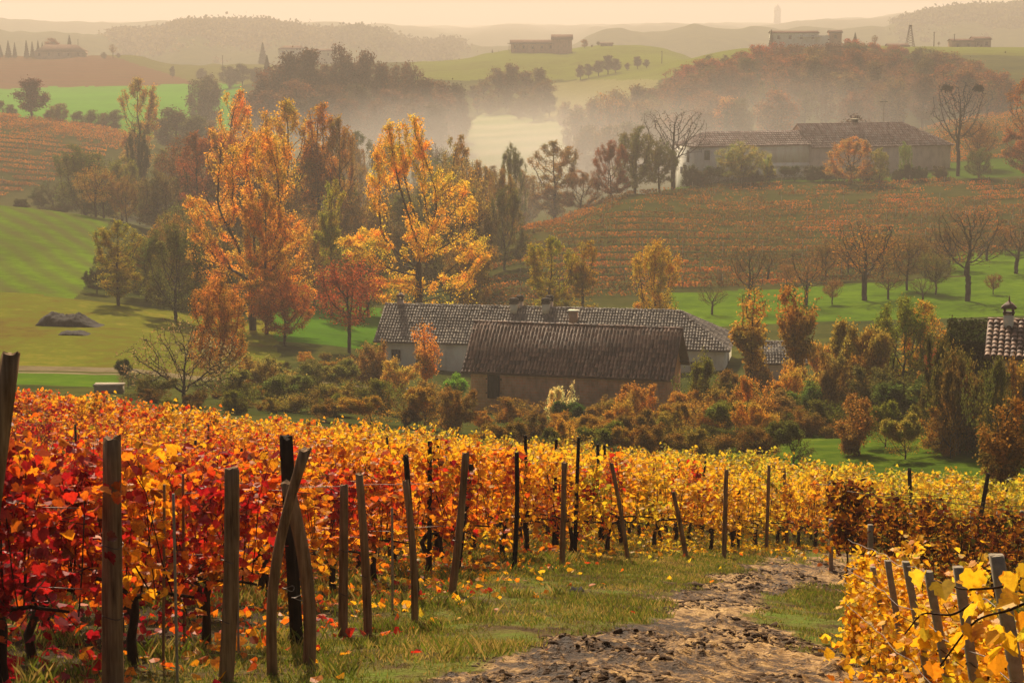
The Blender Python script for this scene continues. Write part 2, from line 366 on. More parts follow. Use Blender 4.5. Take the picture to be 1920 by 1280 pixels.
REGCOL = {
 'ground': field_mat('rough_grass', [(0.2, (0.0204,0.0177,0.00816)), (0.42, (0.034,0.0442,0.00952)), (0.6, (0.068,0.068,0.015)), (0.8, (0.0816,0.0952,0.0136))], 0.06, 1.3),
 'lawn': field_mat('lawn_green', [(0.2, (0.0476,0.0816,0.00544)), (0.5, (0.068,0.129,0.0068)), (0.8, (0.116,0.163,0.0102))], 0.15, 2.0, bumpd=0.05),
 'farm_track': field_mat('track_dirt', [(0.2, (0.0952,0.068,0.034)), (0.5, (0.17,0.129,0.068)), (0.8, (0.231,0.184,0.102))], 0.3, 2.0, bumpd=0.05),
 'meadow': field_mat('meadow_dry_grass', [(0.2, (0.0476,0.0408,0.00816)), (0.4, (0.129,0.0952,0.0136)), (0.55, (0.116,0.129,0.00952)), (0.8, (0.258,0.19,0.0272))], 0.07, 1.3, stretch=(1, .5, 1), bumpd=0.2),
 'green_field': field_mat('sprouting_wheat', [(0.15, (0.0612,0.0476,0.0136)), (0.45, (0.0748,0.116,0.0068)), (0.8, (0.136,0.231,0.0068))], 0.028, 1.0, rows=(24, 4.2, .6, (.085,.07,.025)), stretch=(1, .3, 1)),
 'hill_vineyard_soil': field_mat('hill_soil', [(0.2, (0.0238,0.0204,0.00816)), (0.5, (0.0476,0.051,0.0109)), (0.8, (0.0884,0.068,0.0204))], 0.08, 0.8),
 'far_green_field': field_mat('bright_crop', [(0.2, (0.0476,0.15,0.0068)), (0.8, (0.0884,0.258,0.00952))], 0.02, 0.4),
 'stubble_field': field_mat('stubble', [(0.2, (0.0816,0.0306,0.0136)), (0.5, (0.129,0.051,0.0204)), (0.8, (0.116,0.0748,0.0204))], 0.012, 0.3, rows=(80, 14, .7, (.09,.05,.02))),
 'ridge_field': field_mat('ridge_grass', [(0.2, (0.0612,0.0578,0.0102)), (0.8, (0.122,0.116,0.017))], 0.012, 0.3),
 'valley_field': field_mat('pale_crop', [(0.2, (0.116,0.17,0.0476)), (0.5, (0.177,0.231,0.0748)), (0.8, (0.245,0.258,0.109))], 0.014, 0.4, rows=(85, 30, .7, (.34,.32,.17))),
 'crest_field': field_mat('crest_grass', [(0.2, (0.0748,0.068,0.0102)), (0.5, (0.116,0.129,0.0136)), (0.8, (0.15,0.17,0.0204))], 0.012, 0.3),
 'slope_field': field_mat('slope_crop', [(0.2, (0.136,0.122,0.0408)), (0.8, (0.218,0.197,0.068))], 0.014, 0.3),
 'orchard_lawn': field_mat('orchard_grass', [(0.25, (0.0408,0.0612,0.0068)), (0.45, (0.0612,0.116,0.00544)), (0.75, (0.116,0.19,0.0068))], 0.07, 0.9, bumpd=0.25),
 'grass_strip': field_mat('rank_grass', [(0.2, (0.0306,0.0408,0.00816)), (0.5, (0.0544,0.0952,0.00816)), (0.8, (0.116,0.15,0.0136))], 0.12, 1.6, bumpd=0.2),
 'creek_meadow': field_mat('creek_grass', [(0.2, (0.034,0.0816,0.0068)), (0.8, (0.0748,0.177,0.00816))], 0.06, 0.9, bumpd=0.1),
 'bench_grass': field_mat('bench_grass', [(0.2, (0.0272,0.0476,0.0068)), (0.8, (0.068,0.122,0.0102))], 0.06, 0.9, bumpd=0.1),
}
# the near ground: grass that gives way to mud where the 'mud' attribute is high
def near_ground_mat():
    m, nt, out = new_mat('muddy_track_ground')
    P = posn(nt)
    md = attr(nt, 'mud'); n1 = noise(nt, P, 1.5, 5, 0.65); n2 = noise(nt, scalev(nt, P, (1, .6, 1)), 5.5, 6, 0.7); n3 = noise(nt, P, 26, 3, 0.6)
    k = math_(nt, 'ADD', math_(nt, 'MULTIPLY', n2, 0.8), math_(nt, 'MULTIPLY', n3, 0.25)); k = math_(nt, 'ADD', k, math_(nt, 'MULTIPLY', math_(nt, 'SUBTRACT', noise(nt, scalev(nt, P, (1, .45, 1)), .55, 2), .5), .45))
    mud = ramp(nt, k, [(0.38, (.026,.011,.003)), (0.48, (.085,.040,.012)), (0.545, (.28,.15,.045)), (0.72, (.64,.39,.14))])  # pale gold end: drier mud, brightened to stand in for wet sheen
    g = math_(nt, 'ADD', math_(nt, 'MULTIPLY', n1, 0.9), math_(nt, 'MULTIPLY', n3, 0.2))
    gr = ramp(nt, g, [(0.38, (.035,.018,.008)), (0.50, (.10,.062,.02)), (0.58, (.13,.12,.018)), (0.72, (.12,.17,.014)), (0.85, (.30,.22,.05))])
    f = ramp(nt, math_(nt, 'ADD', md, math_(nt, 'MULTIPLY', math_(nt, 'SUBTRACT', n1, 0.5), 1.2)), [(0.35, 0.0), (0.62, 1.0)])
    so_ = math_(nt, 'MULTIPLY', attr(nt, 'soil'), ramp(nt, noise(nt, P, 1.1, 4, .6), [(.4, 1.), (.72, .5)]))
    gr = mixc(nt, so_, gr, (.045,.026,.012))
    col = mixc(nt, f, gr, mud)
    rg = math_(nt, 'SUBTRACT', 0.95, math_(nt, 'MULTIPLY', f, 0.35))
    h = math_(nt, 'ADD', n2, math_(nt, 'MULTIPLY', n3, 0.5))
    princ(nt, out, col, rg, bump(nt, h, 0.9, 0.11), 0.05)
    return m
NEARM = near_ground_mat()
NEARCUT = 62.0
vm = mudmask(AA.ravel(), DD.ravel())
ENDS = [(-2.75, 13.2), (0.0, 27.7), (3.6, 36.0), (6.0, 42.0), (8.3, 47.0), (12.0, 49.5), (18, 53)]
vsoil = np.clip((np.interp(DD.ravel(), [e[1] for e in ENDS], [e[0] for e in ENDS]) + .6 - (AA*DD).ravel()) / .9, 0, 1)
def build_region(name, mask, mat):
    f = FF[mask]; u, inv = np.unique(f, return_inverse=True)
    o = mesh_np(name, VV[u], [inv.reshape(f.shape)], mat, attrs={'mud': ('POINT', vm[u]), 'soil': ('POINT', vsoil[u])}, smooth=True)
    return tag(o, kind='structure')
for i, nme in enumerate(REG):
    mk = reg == i
    if nme == 'ground':
        build_region('ground', mk & (fD >= NEARCUT), REGCOL['ground'])
        build_region('vineyard_ground', mk & (fD < NEARCUT), NEARM)
    elif nme == 'path': build_region('path', mk, NEARM)
    elif mk.any(): build_region(nme, mk, REGCOL[nme])

# ================================================================ FOLIAGE MATERIALS
def vine_mat():
    """grape leaves turning: crimson patches, orange, amber and some green; which, depends on the plant's place and on each leaf"""
    m, nt, out = new_mat('vine_leaf')
    P = posn(nt); rn = attr(nt, 'rnd')
    sx = N(nt, 'ShaderNodeSeparateXYZ'); nt.links.new(P, sx.inputs[0])
    X, Y = sx.outputs[0], sx.outputs[1]
    # right side and far side of the plot have turned yellow, the near left is still red
    q = math_(nt, 'DIVIDE', X, math_(nt, 'MAXIMUM', Y, 8.0))
    base = math_(nt, 'MULTIPLY_ADD', q, 1.05, 0.545)
    farb = math_(nt, 'MULTIPLY', math_(nt, 'SUBTRACT', Y, 30.0), 0.0058)
    base = math_(nt, 'ADD', base, farb)
    pat = noise(nt, scalev(nt, P, (1, .7, .8)), 0.6, 3, 0.6); pat2 = noise(nt, P, 1.7, 2, 0.5)
    t = math_(nt, 'ADD', base, math_(nt, 'MULTIPLY', math_(nt, 'SUBTRACT', pat, 0.5), 1.6))
    t = math_(nt, 'ADD', t, math_(nt, 'MULTIPLY', math_(nt, 'SUBTRACT', pat2, 0.5), 0.45))
    t = math_(nt, 'ADD', t, math_(nt, 'MULTIPLY', math_(nt, 'SUBTRACT', rn, 0.5), 0.34))
    t = math_(nt, 'MAXIMUM', t, 0.05)
    col = ramp(nt, t, [(0.12, (.34,.008,.012)), (0.26, (.62,.03,.010)), (0.36, (.80,.17,.010)), (0.50, (.88,.34,.012)), (0.68, (.92,.50,.016)), (0.90, (.88,.58,.025)), (1.0, (.55,.48,.03))])
    # some leaves stay green, mostly low in the row; some are brown and dry
    gn = noise(nt, P, 0.9, 2, 0.5)
    gsel = ramp(nt, math_(nt, 'ADD', gn, math_(nt, 'MULTIPLY', rn, 0.12)), [(0.68, 0.0), (0.78, 1.0)])
    col = mixc(nt, math_(nt, 'MULTIPLY', gsel, 0.8), col, (.17,.22,.02))
    r2 = math_(nt, 'FRACT', math_(nt, 'MULTIPLY', rn, 17.0))
    col = mixc(nt, math_(nt, 'MULTIPLY', math_(nt, 'GREATER_THAN', r2, 0.92), 0.7), col, (.14,.045,.015))
    bl = ramp(nt, noise(nt, P, 24, 3, 0.6), [(.56, 0.), (.66, .75)]); col = mixc(nt, bl, col, mixc(nt, 1.0, col, (.42,.22,.2), 'MULTIPLY'))
    vn = noise(nt, P, 60, 2, 0.5)
    col = mixc(nt, 0.5, col, mixc(nt, 1.0, col, ramp(nt, vn, [(0.3, (.45,.35,.3)), (0.6, (1.,1.,1.))]), 'MULTIPLY'))
    leafy(nt, out, col, 0.58, gloss=0.015)
    return m
VINEM = vine_mat()
def crown_mat():
    m, nt, out = new_mat('autumn_leaf')
    oi = N(nt, 'ShaderNodeObjectInfo'); rn = attr(nt, 'rnd'); P = objc(nt)
    n1 = noise(nt, P, 0.55, 3, 0.6); n2 = noise(nt, P, 2.2, 2, 0.6)
    c = oi.outputs['Color']
    warm = mixc(nt, 1.0, c, (1.15,.86,.6), 'MULTIPLY'); cool = mixc(nt, 1.0, c, (.70,.95,.8), 'MULTIPLY')
    col = mixc(nt, ramp(nt, n1, [(0.35, 0.0), (0.65, 1.0)]), cool, warm)
    k = math_(nt, 'ADD', math_(nt, 'MULTIPLY', rn, 0.9), math_(nt, 'MULTIPLY', n2, 0.8))
    col = mixc(nt, 1.0, col, ramp(nt, k, [(0.3, (.45,.45,.45)), (0.8, (1.,1.,1.)), (1.2, (1.5,1.5,1.5))]), 'MULTIPLY')
    leafy(nt, out, col, 0.45, gloss=0.0)
    return m
CROWNM = crown_mat()
def bark_mat(name, stops, sc=14, stretch=(1, 1, .18), bd=0.02):
    m, nt, out = new_mat(name); P = objc(nt)
    n1 = noise(nt, scalev(nt, P, stretch), sc, 5, 0.65); n2 = noise(nt, P, 3.0, 3)
    col = ramp(nt, math_(nt, 'ADD', math_(nt, 'MULTIPLY', n1, .7), math_(nt, 'MULTIPLY', n2, .35)), stops)
    princ(nt, out, col, 0.85, bump(nt, n1, 0.9, bd), 0.06); return m
BARK = bark_mat('tree_bark', [(0.3, (.020,.014,.010)), (0.55, (.055,.040,.028)), (0.8, (.12,.09,.06))], 3)
VBARK = bark_mat('vine_bark', [(0.3, (.018,.010,.006)), (0.55, (.05,.026,.014)), (0.8, (.10,.055,.03))], 30)
POSTM = bark_mat('weathered_post', [(0.36, (.04,.022,.013)), (0.46, (.17,.095,.045)), (0.6, (.30,.18,.09)), (0.8, (.42,.28,.15))], 26, (1, 1, .07), 0.012)
POSTDARK = bark_mat('dark_post', [(0.3, (.008,.005,.004)), (0.55, (.03,.018,.011)), (0.8, (.07,.042,.025))], 26, (1, 1, .08), 0.012)
CONC = bark_mat('concrete', [(0.25, (.16,.12,.08)), (0.5, (.30,.235,.16)), (0.8, (.44,.36,.26))], 30, (1, 1, 1), 0.004)
def wire_mat():
    m, nt, out = new_mat('rusty_wire'); princ(nt, out, ramp(nt, noise(nt, objc(nt), 20), [(0.4, (.06,.03,.018)), (0.7, (.16,.12,.09))]), 0.5, None, 0.5, 0.6); return m
WIRE = wire_mat()

# ================================================================ VINES
_half = np.array([(0, 0), (.16, -.15), (.40, -.12), (.44, .06), (.60, .20), (.55, .42), (.40, .46), (.42, .66), (.22, .72), (0, .98)])
_halfS = np.array([(0, 0), (.34, -.04), (.50, .34), (.26, .72), (0, 1.0)])
def leaves_np(P, size, rng, half=_half, droop=0.5, up=None):
    """two-bladed leaves at the points P; returns V, faces, per-face random"""
    n = len(P); h = len(half)
    th = rng.uniform(0, 2*math.pi, n); 
    tilt = rng.normal(droop, 0.55, n)                          # how far the blade hangs
    u = np.stack([np.cos(th)*np.cos(tilt), np.sin(th)*np.cos(tilt), -np.sin(tilt)], 1)       # midrib
    s0 = np.stack([-np.sin(th), np.cos(th), np.zeros(n)], 1)
    ro = rng.normal(0, 0.6, n)
    nrm = np.cross(s0, u)
    s = s0 * np.cos(ro)[:, None] + nrm * np.sin(ro)[:, None]; nn = np.cross(u, s)
    sz = size * rng.uniform(0.65, 1.25, n)
    fold = rng.uniform(-0.35, 0.75, n); curl = rng.uniform(-0.45, 0.45, n)
    V = []
    for sg in (1, -1):
        x = half[:, 0] * sg; y = half[:, 1]
        z = np.abs(half[:, 0])[None] * fold[:, None] + (y[None]**2 - 1.2*half[:, 0][None]**2) * curl[:, None] + rng.normal(0, .045, (n, h))*(half[:, 0] != 0)[None]
        V.append(P[:, None] + sz[:, None, None] * (x[None, :, None] * s[:, None] + y[None, :, None] * u[:, None] + z[..., None] * nn[:, None]))
    V = np.stack(V, 1).reshape(-1, 3)
    b = np.arange(n)[:, None] * 2 * h + np.arange(h)[None]
    F = np.concatenate([b, (b + h)[:, ::-1]])
    r = rng.random(n)
    return V, F, np.concatenate([r, r])
def quads_np(P, size, rng, flat=0.0):
    n = len(P)
    a = rng.normal(0, 1, (n, 3)); a[:, 2] *= (1 - flat); a /= np.linalg.norm(a, axis=1)[:, None]
    b = rng.normal(0, 1, (n, 3)); b -= (a * b).sum(1)[:, None] * a; b /= np.linalg.norm(b, axis=1)[:, None]
    s = (size * rng.uniform(0.6, 1.3, n))[:, None]
    V = np.stack([P - a*s*.5, P + b*s*.36, P + a*s*.5, P - b*s*.36], 1).reshape(-1, 3)
    F = np.arange(4*n).reshape(n, 4)
    return V, F, rng.random(n)
def vine_proto(seed, nleaf, size, half, far=False, sparse=1.0):
    """one vine with 1.1 m of its row along local x"""
    rng = np.random.default_rng(seed)
    mb = MB()
    x0 = rng.uniform(-.08, .08)
    tr = [(x0, 0, -.08), (x0 + rng.normal(0, .02), rng.normal(0, .02), .22), (x0 + rng.normal(0, .04), rng.normal(0, .03), .45), (x0 + rng.normal(0, .03), 0, .56)]
    mb.tube(tr, [.045, .035, .03, .032], 6)
    canes = []
    for sg in (-1, 1):
        mb.tube([tr[-1], (x0 + sg*.25, rng.normal(0, .02), .63), (x0 + sg*.55, rng.normal(0, .03), .64)], [.022, .015, .010], 5)
    for k in range(5 if far else 11):
        x = rng.uniform(-.55, .55); top = rng.uniform(1.35, 1.85); y = rng.normal(0, .03)
        dx = rng.normal(0, .16); dy = rng.normal(0, .15)
        c = np.array([(x, y, .60), (x + dx*.3, y + dy*.3, .9), (x + dx*.7, y + dy*.6, 1.0 + (top-1)*.55), (x + dx*1.2, y + dy*1.4, top)])
        if rng.random() < .25: c[3] = (c[2][0] + rng.normal(0, .2), c[2][1] + rng.choice([-1, 1])*.28, c[2][2] - .1)
        canes.append(c)
        if not far or k < 3: mb.tube(c, [.007, .006, .005, .003], 4, cap=False)
    for k in range(5):                                       # shoots that hang or lean out low
        x = rng.uniform(-.5, .5); s = rng.choice([-1, 1])
        c = np.array([(x, 0, .70), (x + rng.normal(0, .1), s*.14, .78), (x + rng.normal(0, .15), s*.26, .66), (x + rng.normal(0, .2), s*.33, rng.uniform(.18, .45))])
        canes.append(c)
        if not far: mb.tube(c, [.006, .005, .004, .003], 4, cap=False)
    canes = np.array(canes); nc = len(canes)
    wgt = np.ones(nc); wgt[-5:] = .55; wgt /= wgt.sum()
    ci = rng.choice(nc, nleaf, p=wgt); t = np.clip(rng.beta(1.5, 1.05, nleaf), 0, .999) * 3; k = t.astype(int); f = (t - k)[:, None]
    P = canes[ci, k] * (1 - f) + canes[ci, k + 1] * f
    P = P + rng.normal(0, 1, (nleaf, 3)) * (.07, .10, .06)
    V, F, r = leaves_np(P, size, rng, half)
    return mb, V, F, r
def build_vine(proto, name='grapevine'):
    root = empty(name, (0, 0, 0))
    mb, V, F, r = proto
    mb.build('trunk', VBARK, root)
    mesh_np('foliage', V, [F], VINEM, root, {'rnd': ('FACE', r)})
    return root
# ends of the rows along the track: (column, distance)
ENDS = [(-2.75, 13.2), (0.0, 27.7), (3.6, 36.0), (6.0, 42.0), (8.3, 47.0), (12.0, 49.5), (18, 53)]
def end_line(y):
    return np.interp(y, [e[1] for e in ENDS], [e[0] for e in ENDS])
RDIR = np.array([-0.86, 0.51]); RDIR /= np.linalg.norm(RDIR)
RNRM = np.array([RDIR[1], -RDIR[0]])                  # towards the far side
VSP, RSP = 1.05, 1.75
def far_edge(px): return np.interp(px, [-200, 0, 400, 960, 1400, 1600, 1800, 2000], [76, 78, 80, 84, 80, 74, 70, 68])
vines = []
Rrng = np.random.default_rng(3)
o0 = np.array([-2.6, 12.6])
for r in range(-1, 60):
    q0 = o0 + RNRM * RSP * r
    for c in np.arange(-60, 80, VSP):
        p = q0 + RDIR * (c + (r % 2) * .4) + Rrng.normal(0, .05, 2)
        X, Y = p
        if Y < 6.5 or X > end_line(Y) - (.35 if Y < 48 else 0): continue
        if Y < 13.0 and X > -1.9 - (13.0 - Y) * 0.25: continue
        z = gz(X, Y); px, py = proj(X / Y, (z + 1) / Y)
        if px < -130 or px > 2010 or Y > far_edge(px): continue
        vines.append((X, Y, z, px, r))
vines.sort(key=lambda v: v[1])
print('VINES', len(vines))
ang = math.atan2(RDIR[1], RDIR[0])
protoN = [vine_proto(100 + i, 560, .078, _half) for i in range(5)]
protoM = [vine_proto(200 + i, 470, .084, _halfS) for i in range(4)]
protoF = [vine_proto(300 + i, 440, .105, _halfS, far=True) for i in range(4)]
protoO = {}
def vlabel(px, py):
    if px < 330: return 'crimson and orange grapevine at the near left end of the big vineyard'
    if px < 800: return 'orange and red grapevine in the middle rows of the big vineyard'
    if px < 1250: return 'orange grapevine with green lower leaves beside the grassy verge of the track'
    return 'golden yellow grapevine in the right part of the big vineyard'
NIND = 262
for i, (X, Y, z, px, r) in enumerate(vines[:NIND]):
    key = ('N', i % 5) if Y < 30 else ('M', i % 4)
    pr = (protoN if key[0] == 'N' else protoM)[key[1]]
    if key not in protoO: o = protoO[key] = build_vine(pr)
    else: o = copy_tree(protoO[key])
    o.location = (X, Y, z - .03); o.rotation_euler = (0, 0, ang + (math.pi if Rrng.random() < .5 else 0) + Rrng.normal(0, .05))
    s = Rrng.uniform(.86, 1.08); o.scale = (1.05, 1.05, s * (0.93 if Y > 30 else .96))
    tag(o, vlabel(px, 0), 'grapevine', 'grapevines in the rows of the big vineyard')
def merge_vines(name, lst, protos, seed, scz=(.82, 1.1)):
    rng = np.random.default_rng(seed); Vs = []; Fs = {}; Rs = {}; M = {}; n = 0
    def addp(V, F, r, mi):
        nonlocal n
        Vs.append(V); Fs.setdefault(F.shape[1], []).append(F + n); Rs.setdefault(F.shape[1], []).append(r); M.setdefault(F.shape[1], []).append(np.full(len(F), mi)); n += len(V)
    for k, v in enumerate(lst):
        X, Y, z = v[:3]; a_ = v[5] if len(v) > 5 else ang
        mb, V, F, r = protos[k % len(protos)]
        Rm = rotz(a_ + (math.pi if rng.random() < .5 else 0)); s = np.array([1.05, 1.05, rng.uniform(*scz)])
        addp((V * s) @ Rm.T + (X, Y, z - .03), F, r, 0)
        tv = np.concatenate(mb.V)
        for kk in mb.F: addp_f = np.concatenate(mb.F[kk]); addp((tv * s) @ Rm.T + (X, Y, z - .03), addp_f, np.zeros(len(addp_f)), 1)
    ks = sorted(Fs)
    return mesh_np(name, np.concatenate(Vs), [np.concatenate(Fs[k]) for k in ks], None, None, {'rnd': ('FACE', np.concatenate([np.concatenate(Rs[k]) for k in ks]))}, mats=[VINEM, VBARK], midx=np.concatenate([np.concatenate(M[k]) for k in ks]))
tag(merge_vines('grapevine_rows', vines[NIND:], protoF, 5), 'far rows of orange and yellow grapevines filling the back of the big vineyard', 'grapevines', 'grapevines in the rows of the big vineyard', 'stuff')

# the yellow row in the near right corner and the dark red rows behind it
def row_line(p0, p1, sp):
    p0 = np.array(p0, float); p1 = np.array(p1, float); L = np.linalg.norm(p1 - p0); n = int(L / sp) + 1
    return [tuple(p0 + (p1 - p0) * t) for t in (np.arange(n) / max(1, n - 1))], math.atan2((p1 - p0)[1], (p1 - p0)[0])
NR0, NR1 = (2.0, 5.4), (3.36, 18.0)
pts, ang2 = row_line(NR0, NR1, 1.0)
def yellow_vine_mat():
    m, nt, out = new_mat('yellow_vine_leaf'); P = posn(nt); rn = attr(nt, 'rnd')
    t = math_(nt, 'ADD', math_(nt, 'MULTIPLY', rn, .5), math_(nt, 'MULTIPLY', noise(nt, P, 1.4, 3), .55))
    col = ramp(nt, t, [(0.2, (.70,.20,.012)), (0.34, (.86,.36,.012)), (0.50, (.90,.50,.015)), (0.72, (.90,.58,.03)), (0.82, (.50,.46,.03)), (.95, (.18,.24,.03))])
    bl = ramp(nt, noise(nt, P, 24, 3, 0.6), [(.57, 0.), (.68, .75)]); col = mixc(nt, bl, col, mixc(nt, 1.0, col, (.55,.30,.3), 'MULTIPLY'))
    vn = noise(nt, P, 60, 3, 0.6)
    col = mixc(nt, 0.5, col, mixc(nt, 1.0, col, ramp(nt, vn, [(0.35, (.6,.45,.35)), (0.55, (1.,1.,1.))]), 'MULTIPLY'))
    leafy(nt, out, col, 0.58, gloss=0.015); return m
YVM = yellow_vine_mat()
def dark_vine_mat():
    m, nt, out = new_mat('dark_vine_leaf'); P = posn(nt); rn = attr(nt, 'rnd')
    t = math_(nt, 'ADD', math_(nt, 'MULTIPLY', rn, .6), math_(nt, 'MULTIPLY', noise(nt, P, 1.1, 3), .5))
    col = ramp(nt, t, [(0.25, (.05,.014,.008)), (0.40, (.16,.03,.010)), (0.52, (.07,.075,.012)), (0.62, (.24,.06,.012)), (0.74, (.60,.20,.015)), (.85, (.75,.38,.02))])  # dark tones hold the shade on these rows besides the red-brown leaf
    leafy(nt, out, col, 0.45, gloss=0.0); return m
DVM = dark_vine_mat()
def recolour(o, mat):
    for ch in o.children:
        if ch.name.startswith('foliage'):
            ch.data = ch.data.copy(); ch.data.materials[0] = mat
protoR = [vine_proto(400 + i, 900, .070, _half) for i in range(4)]
RO = []
for i, (X, Y) in enumerate(pts):
    if i < 4:
        o = build_vine(protoR[i]); recolour(o, YVM); RO.append(o)
    else: o = copy_tree(RO[i % 4])
    o.location = (X, Y, gz(X, Y) - .12); o.rotation_euler = (0, 0, ang2 + (math.pi if i % 2 else 0)); o.scale = (1, .75, .61)
    tag(o, 'bright yellow grapevine tied behind the leaning concrete posts', 'grapevine', 'yellow vines of the near right row')
DO = []
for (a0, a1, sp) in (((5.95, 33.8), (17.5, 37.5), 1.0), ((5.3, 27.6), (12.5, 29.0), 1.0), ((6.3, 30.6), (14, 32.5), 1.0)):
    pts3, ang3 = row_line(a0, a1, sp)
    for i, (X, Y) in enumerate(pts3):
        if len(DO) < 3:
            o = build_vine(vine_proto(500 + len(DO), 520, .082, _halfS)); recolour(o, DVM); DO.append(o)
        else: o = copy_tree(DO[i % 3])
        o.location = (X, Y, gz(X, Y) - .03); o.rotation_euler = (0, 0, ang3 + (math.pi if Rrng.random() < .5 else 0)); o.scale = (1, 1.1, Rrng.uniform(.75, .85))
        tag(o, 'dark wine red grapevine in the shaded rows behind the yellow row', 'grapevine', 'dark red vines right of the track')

# vineyards on the two hillsides, too far to tell the plants apart
def hill_rows(name, label, polyfn, D0, D1, step, px0, px1, slope, stops, seed, dens, sz=.34, h=.85):
    rng = np.random.default_rng(seed); PX = []; PS = []
    mb = MB()
    for D in np.arange(D0, D1, step):
        aa = np.arange((px0 - 960) / FPX, (px1 - 960) / FPX, 0.0022)
        X = aa * D; Y = D + slope * (X - X.mean()) + (fbm(X * .012, X * 0 + 3.3, 2, seed) - .5) * 6
        Z = land(X / Y, Y); px, py = proj(X / Y, Z / Y)
        ok = polyfn(px, py, Y)
        gap = fbm(X * .09, Y * .09, 3, seed + 5) > .40
        k = rng.random(len(X)) < dens
        ok = ok & (gap | (rng.random(len(X)) < .35))
        for q in range(max(1, int(dens))):
            idx = np.nonzero(ok)[0]
            n = len(idx)
            if n == 0: continue
            PX.append(np.stack([X[idx] + rng.normal(0, .5, n), Y[idx] + rng.normal(0, .2, n), Z[idx] + rng.uniform(.15, h, n)], 1))
        for i in np.nonzero(ok)[0][::9]:
            mb.box((X[i], Y[i], Z[i] + .75), (.09, .09, 1.7))
    P = np.concatenate(PX); V, F, r = quads_np(P, sz, rng)
    m, nt, out = new_mat(name + '_leaf'); G = posn(nt)
    n1 = noise(nt, scalev(nt, G, (1, .6, 1)), .085, 4, .7)
    t = math_(nt, 'ADD', math_(nt, 'MULTIPLY', n1, 1.15), math_(nt, 'MULTIPLY', attr(nt, 'rnd'), .22))
    leafy(nt, out, ramp(nt, math_(nt, 'SUBTRACT', t, .12), stops), .45, gloss=0)
    pv = np.concatenate(mb.V); pf = np.concatenate(mb.F[4])
    o = mesh_np(name, np.concatenate([V, pv]), [np.concatenate([F, pf + len(V)])], None, None, {'rnd': ('FACE', np.concatenate([r, np.zeros(len(pf))]))}, mats=[m, CONC], midx=np.concatenate([np.zeros(len(F)), np.ones(len(pf))]))
    return tag(o, label, 'vineyard', None, 'stuff')
hill_rows('hillside_vines', 'orange and brown vine rows on the slope below the long hilltop farmhouse',
    lambda px, py, Y: (py > 436 - (px - 930) * 0.335 + (px < 1330) * 8) & (py > 338) & (Y > np.interp(px, [930, 1300, 1700, 1900], [238, 252, 262, 290])),
    236, 394, 7.6, 900, 2150, 0.10, [(0.25, (.06,.055,.012)), (0.42, (.13,.08,.016)), (0.56, (.24,.10,.018)), (0.7, (.50,.17,.02)), (0.85, (.66,.15,.03))], 11, 26)
hill_rows('upper_vines', 'orange vine rows rising behind the right end of the hilltop farmhouse',
    lambda px, py, Y: (px > 1640 + wobf(Y)), 436, 524, 6.5, 1600, 2200, 0.05, [(0.25, (.10,.05,.012)), (0.45, (.38,.12,.014)), (0.7, (.62,.21,.016)), (0.85, (.5,.24,.03))], 12, 22) if False else None
def _up(px, py, Y): return px > 1650
hill_rows('upper_vines', 'orange vine rows rising behind the right end of the hilltop farmhouse', _up, 436, 524, 6.5, 1600, 2200, 0.05, [(0.25, (.10,.05,.012)), (0.45, (.38,.12,.014)), (0.7, (.62,.21,.016)), (0.85, (.5,.24,.03))], 12, 22)
hill_rows('left_hill_vines', 'rust and orange vine rows on the left hillside above the green field',
    lambda px, py, Y: (px < 256) & (py < np.interp(px, [0, 100, 200, 256], [372, 340, 300, 262])), 436, 590, 7.0, -250, 300, -0.10, [(0.25, (.10,.05,.02)), (0.42, (.22,.08,.02)), (0.58, (.45,.15,.02)), (0.75, (.66,.22,.02)), (0.9, (.6,.3,.03))], 13, 26, .42)
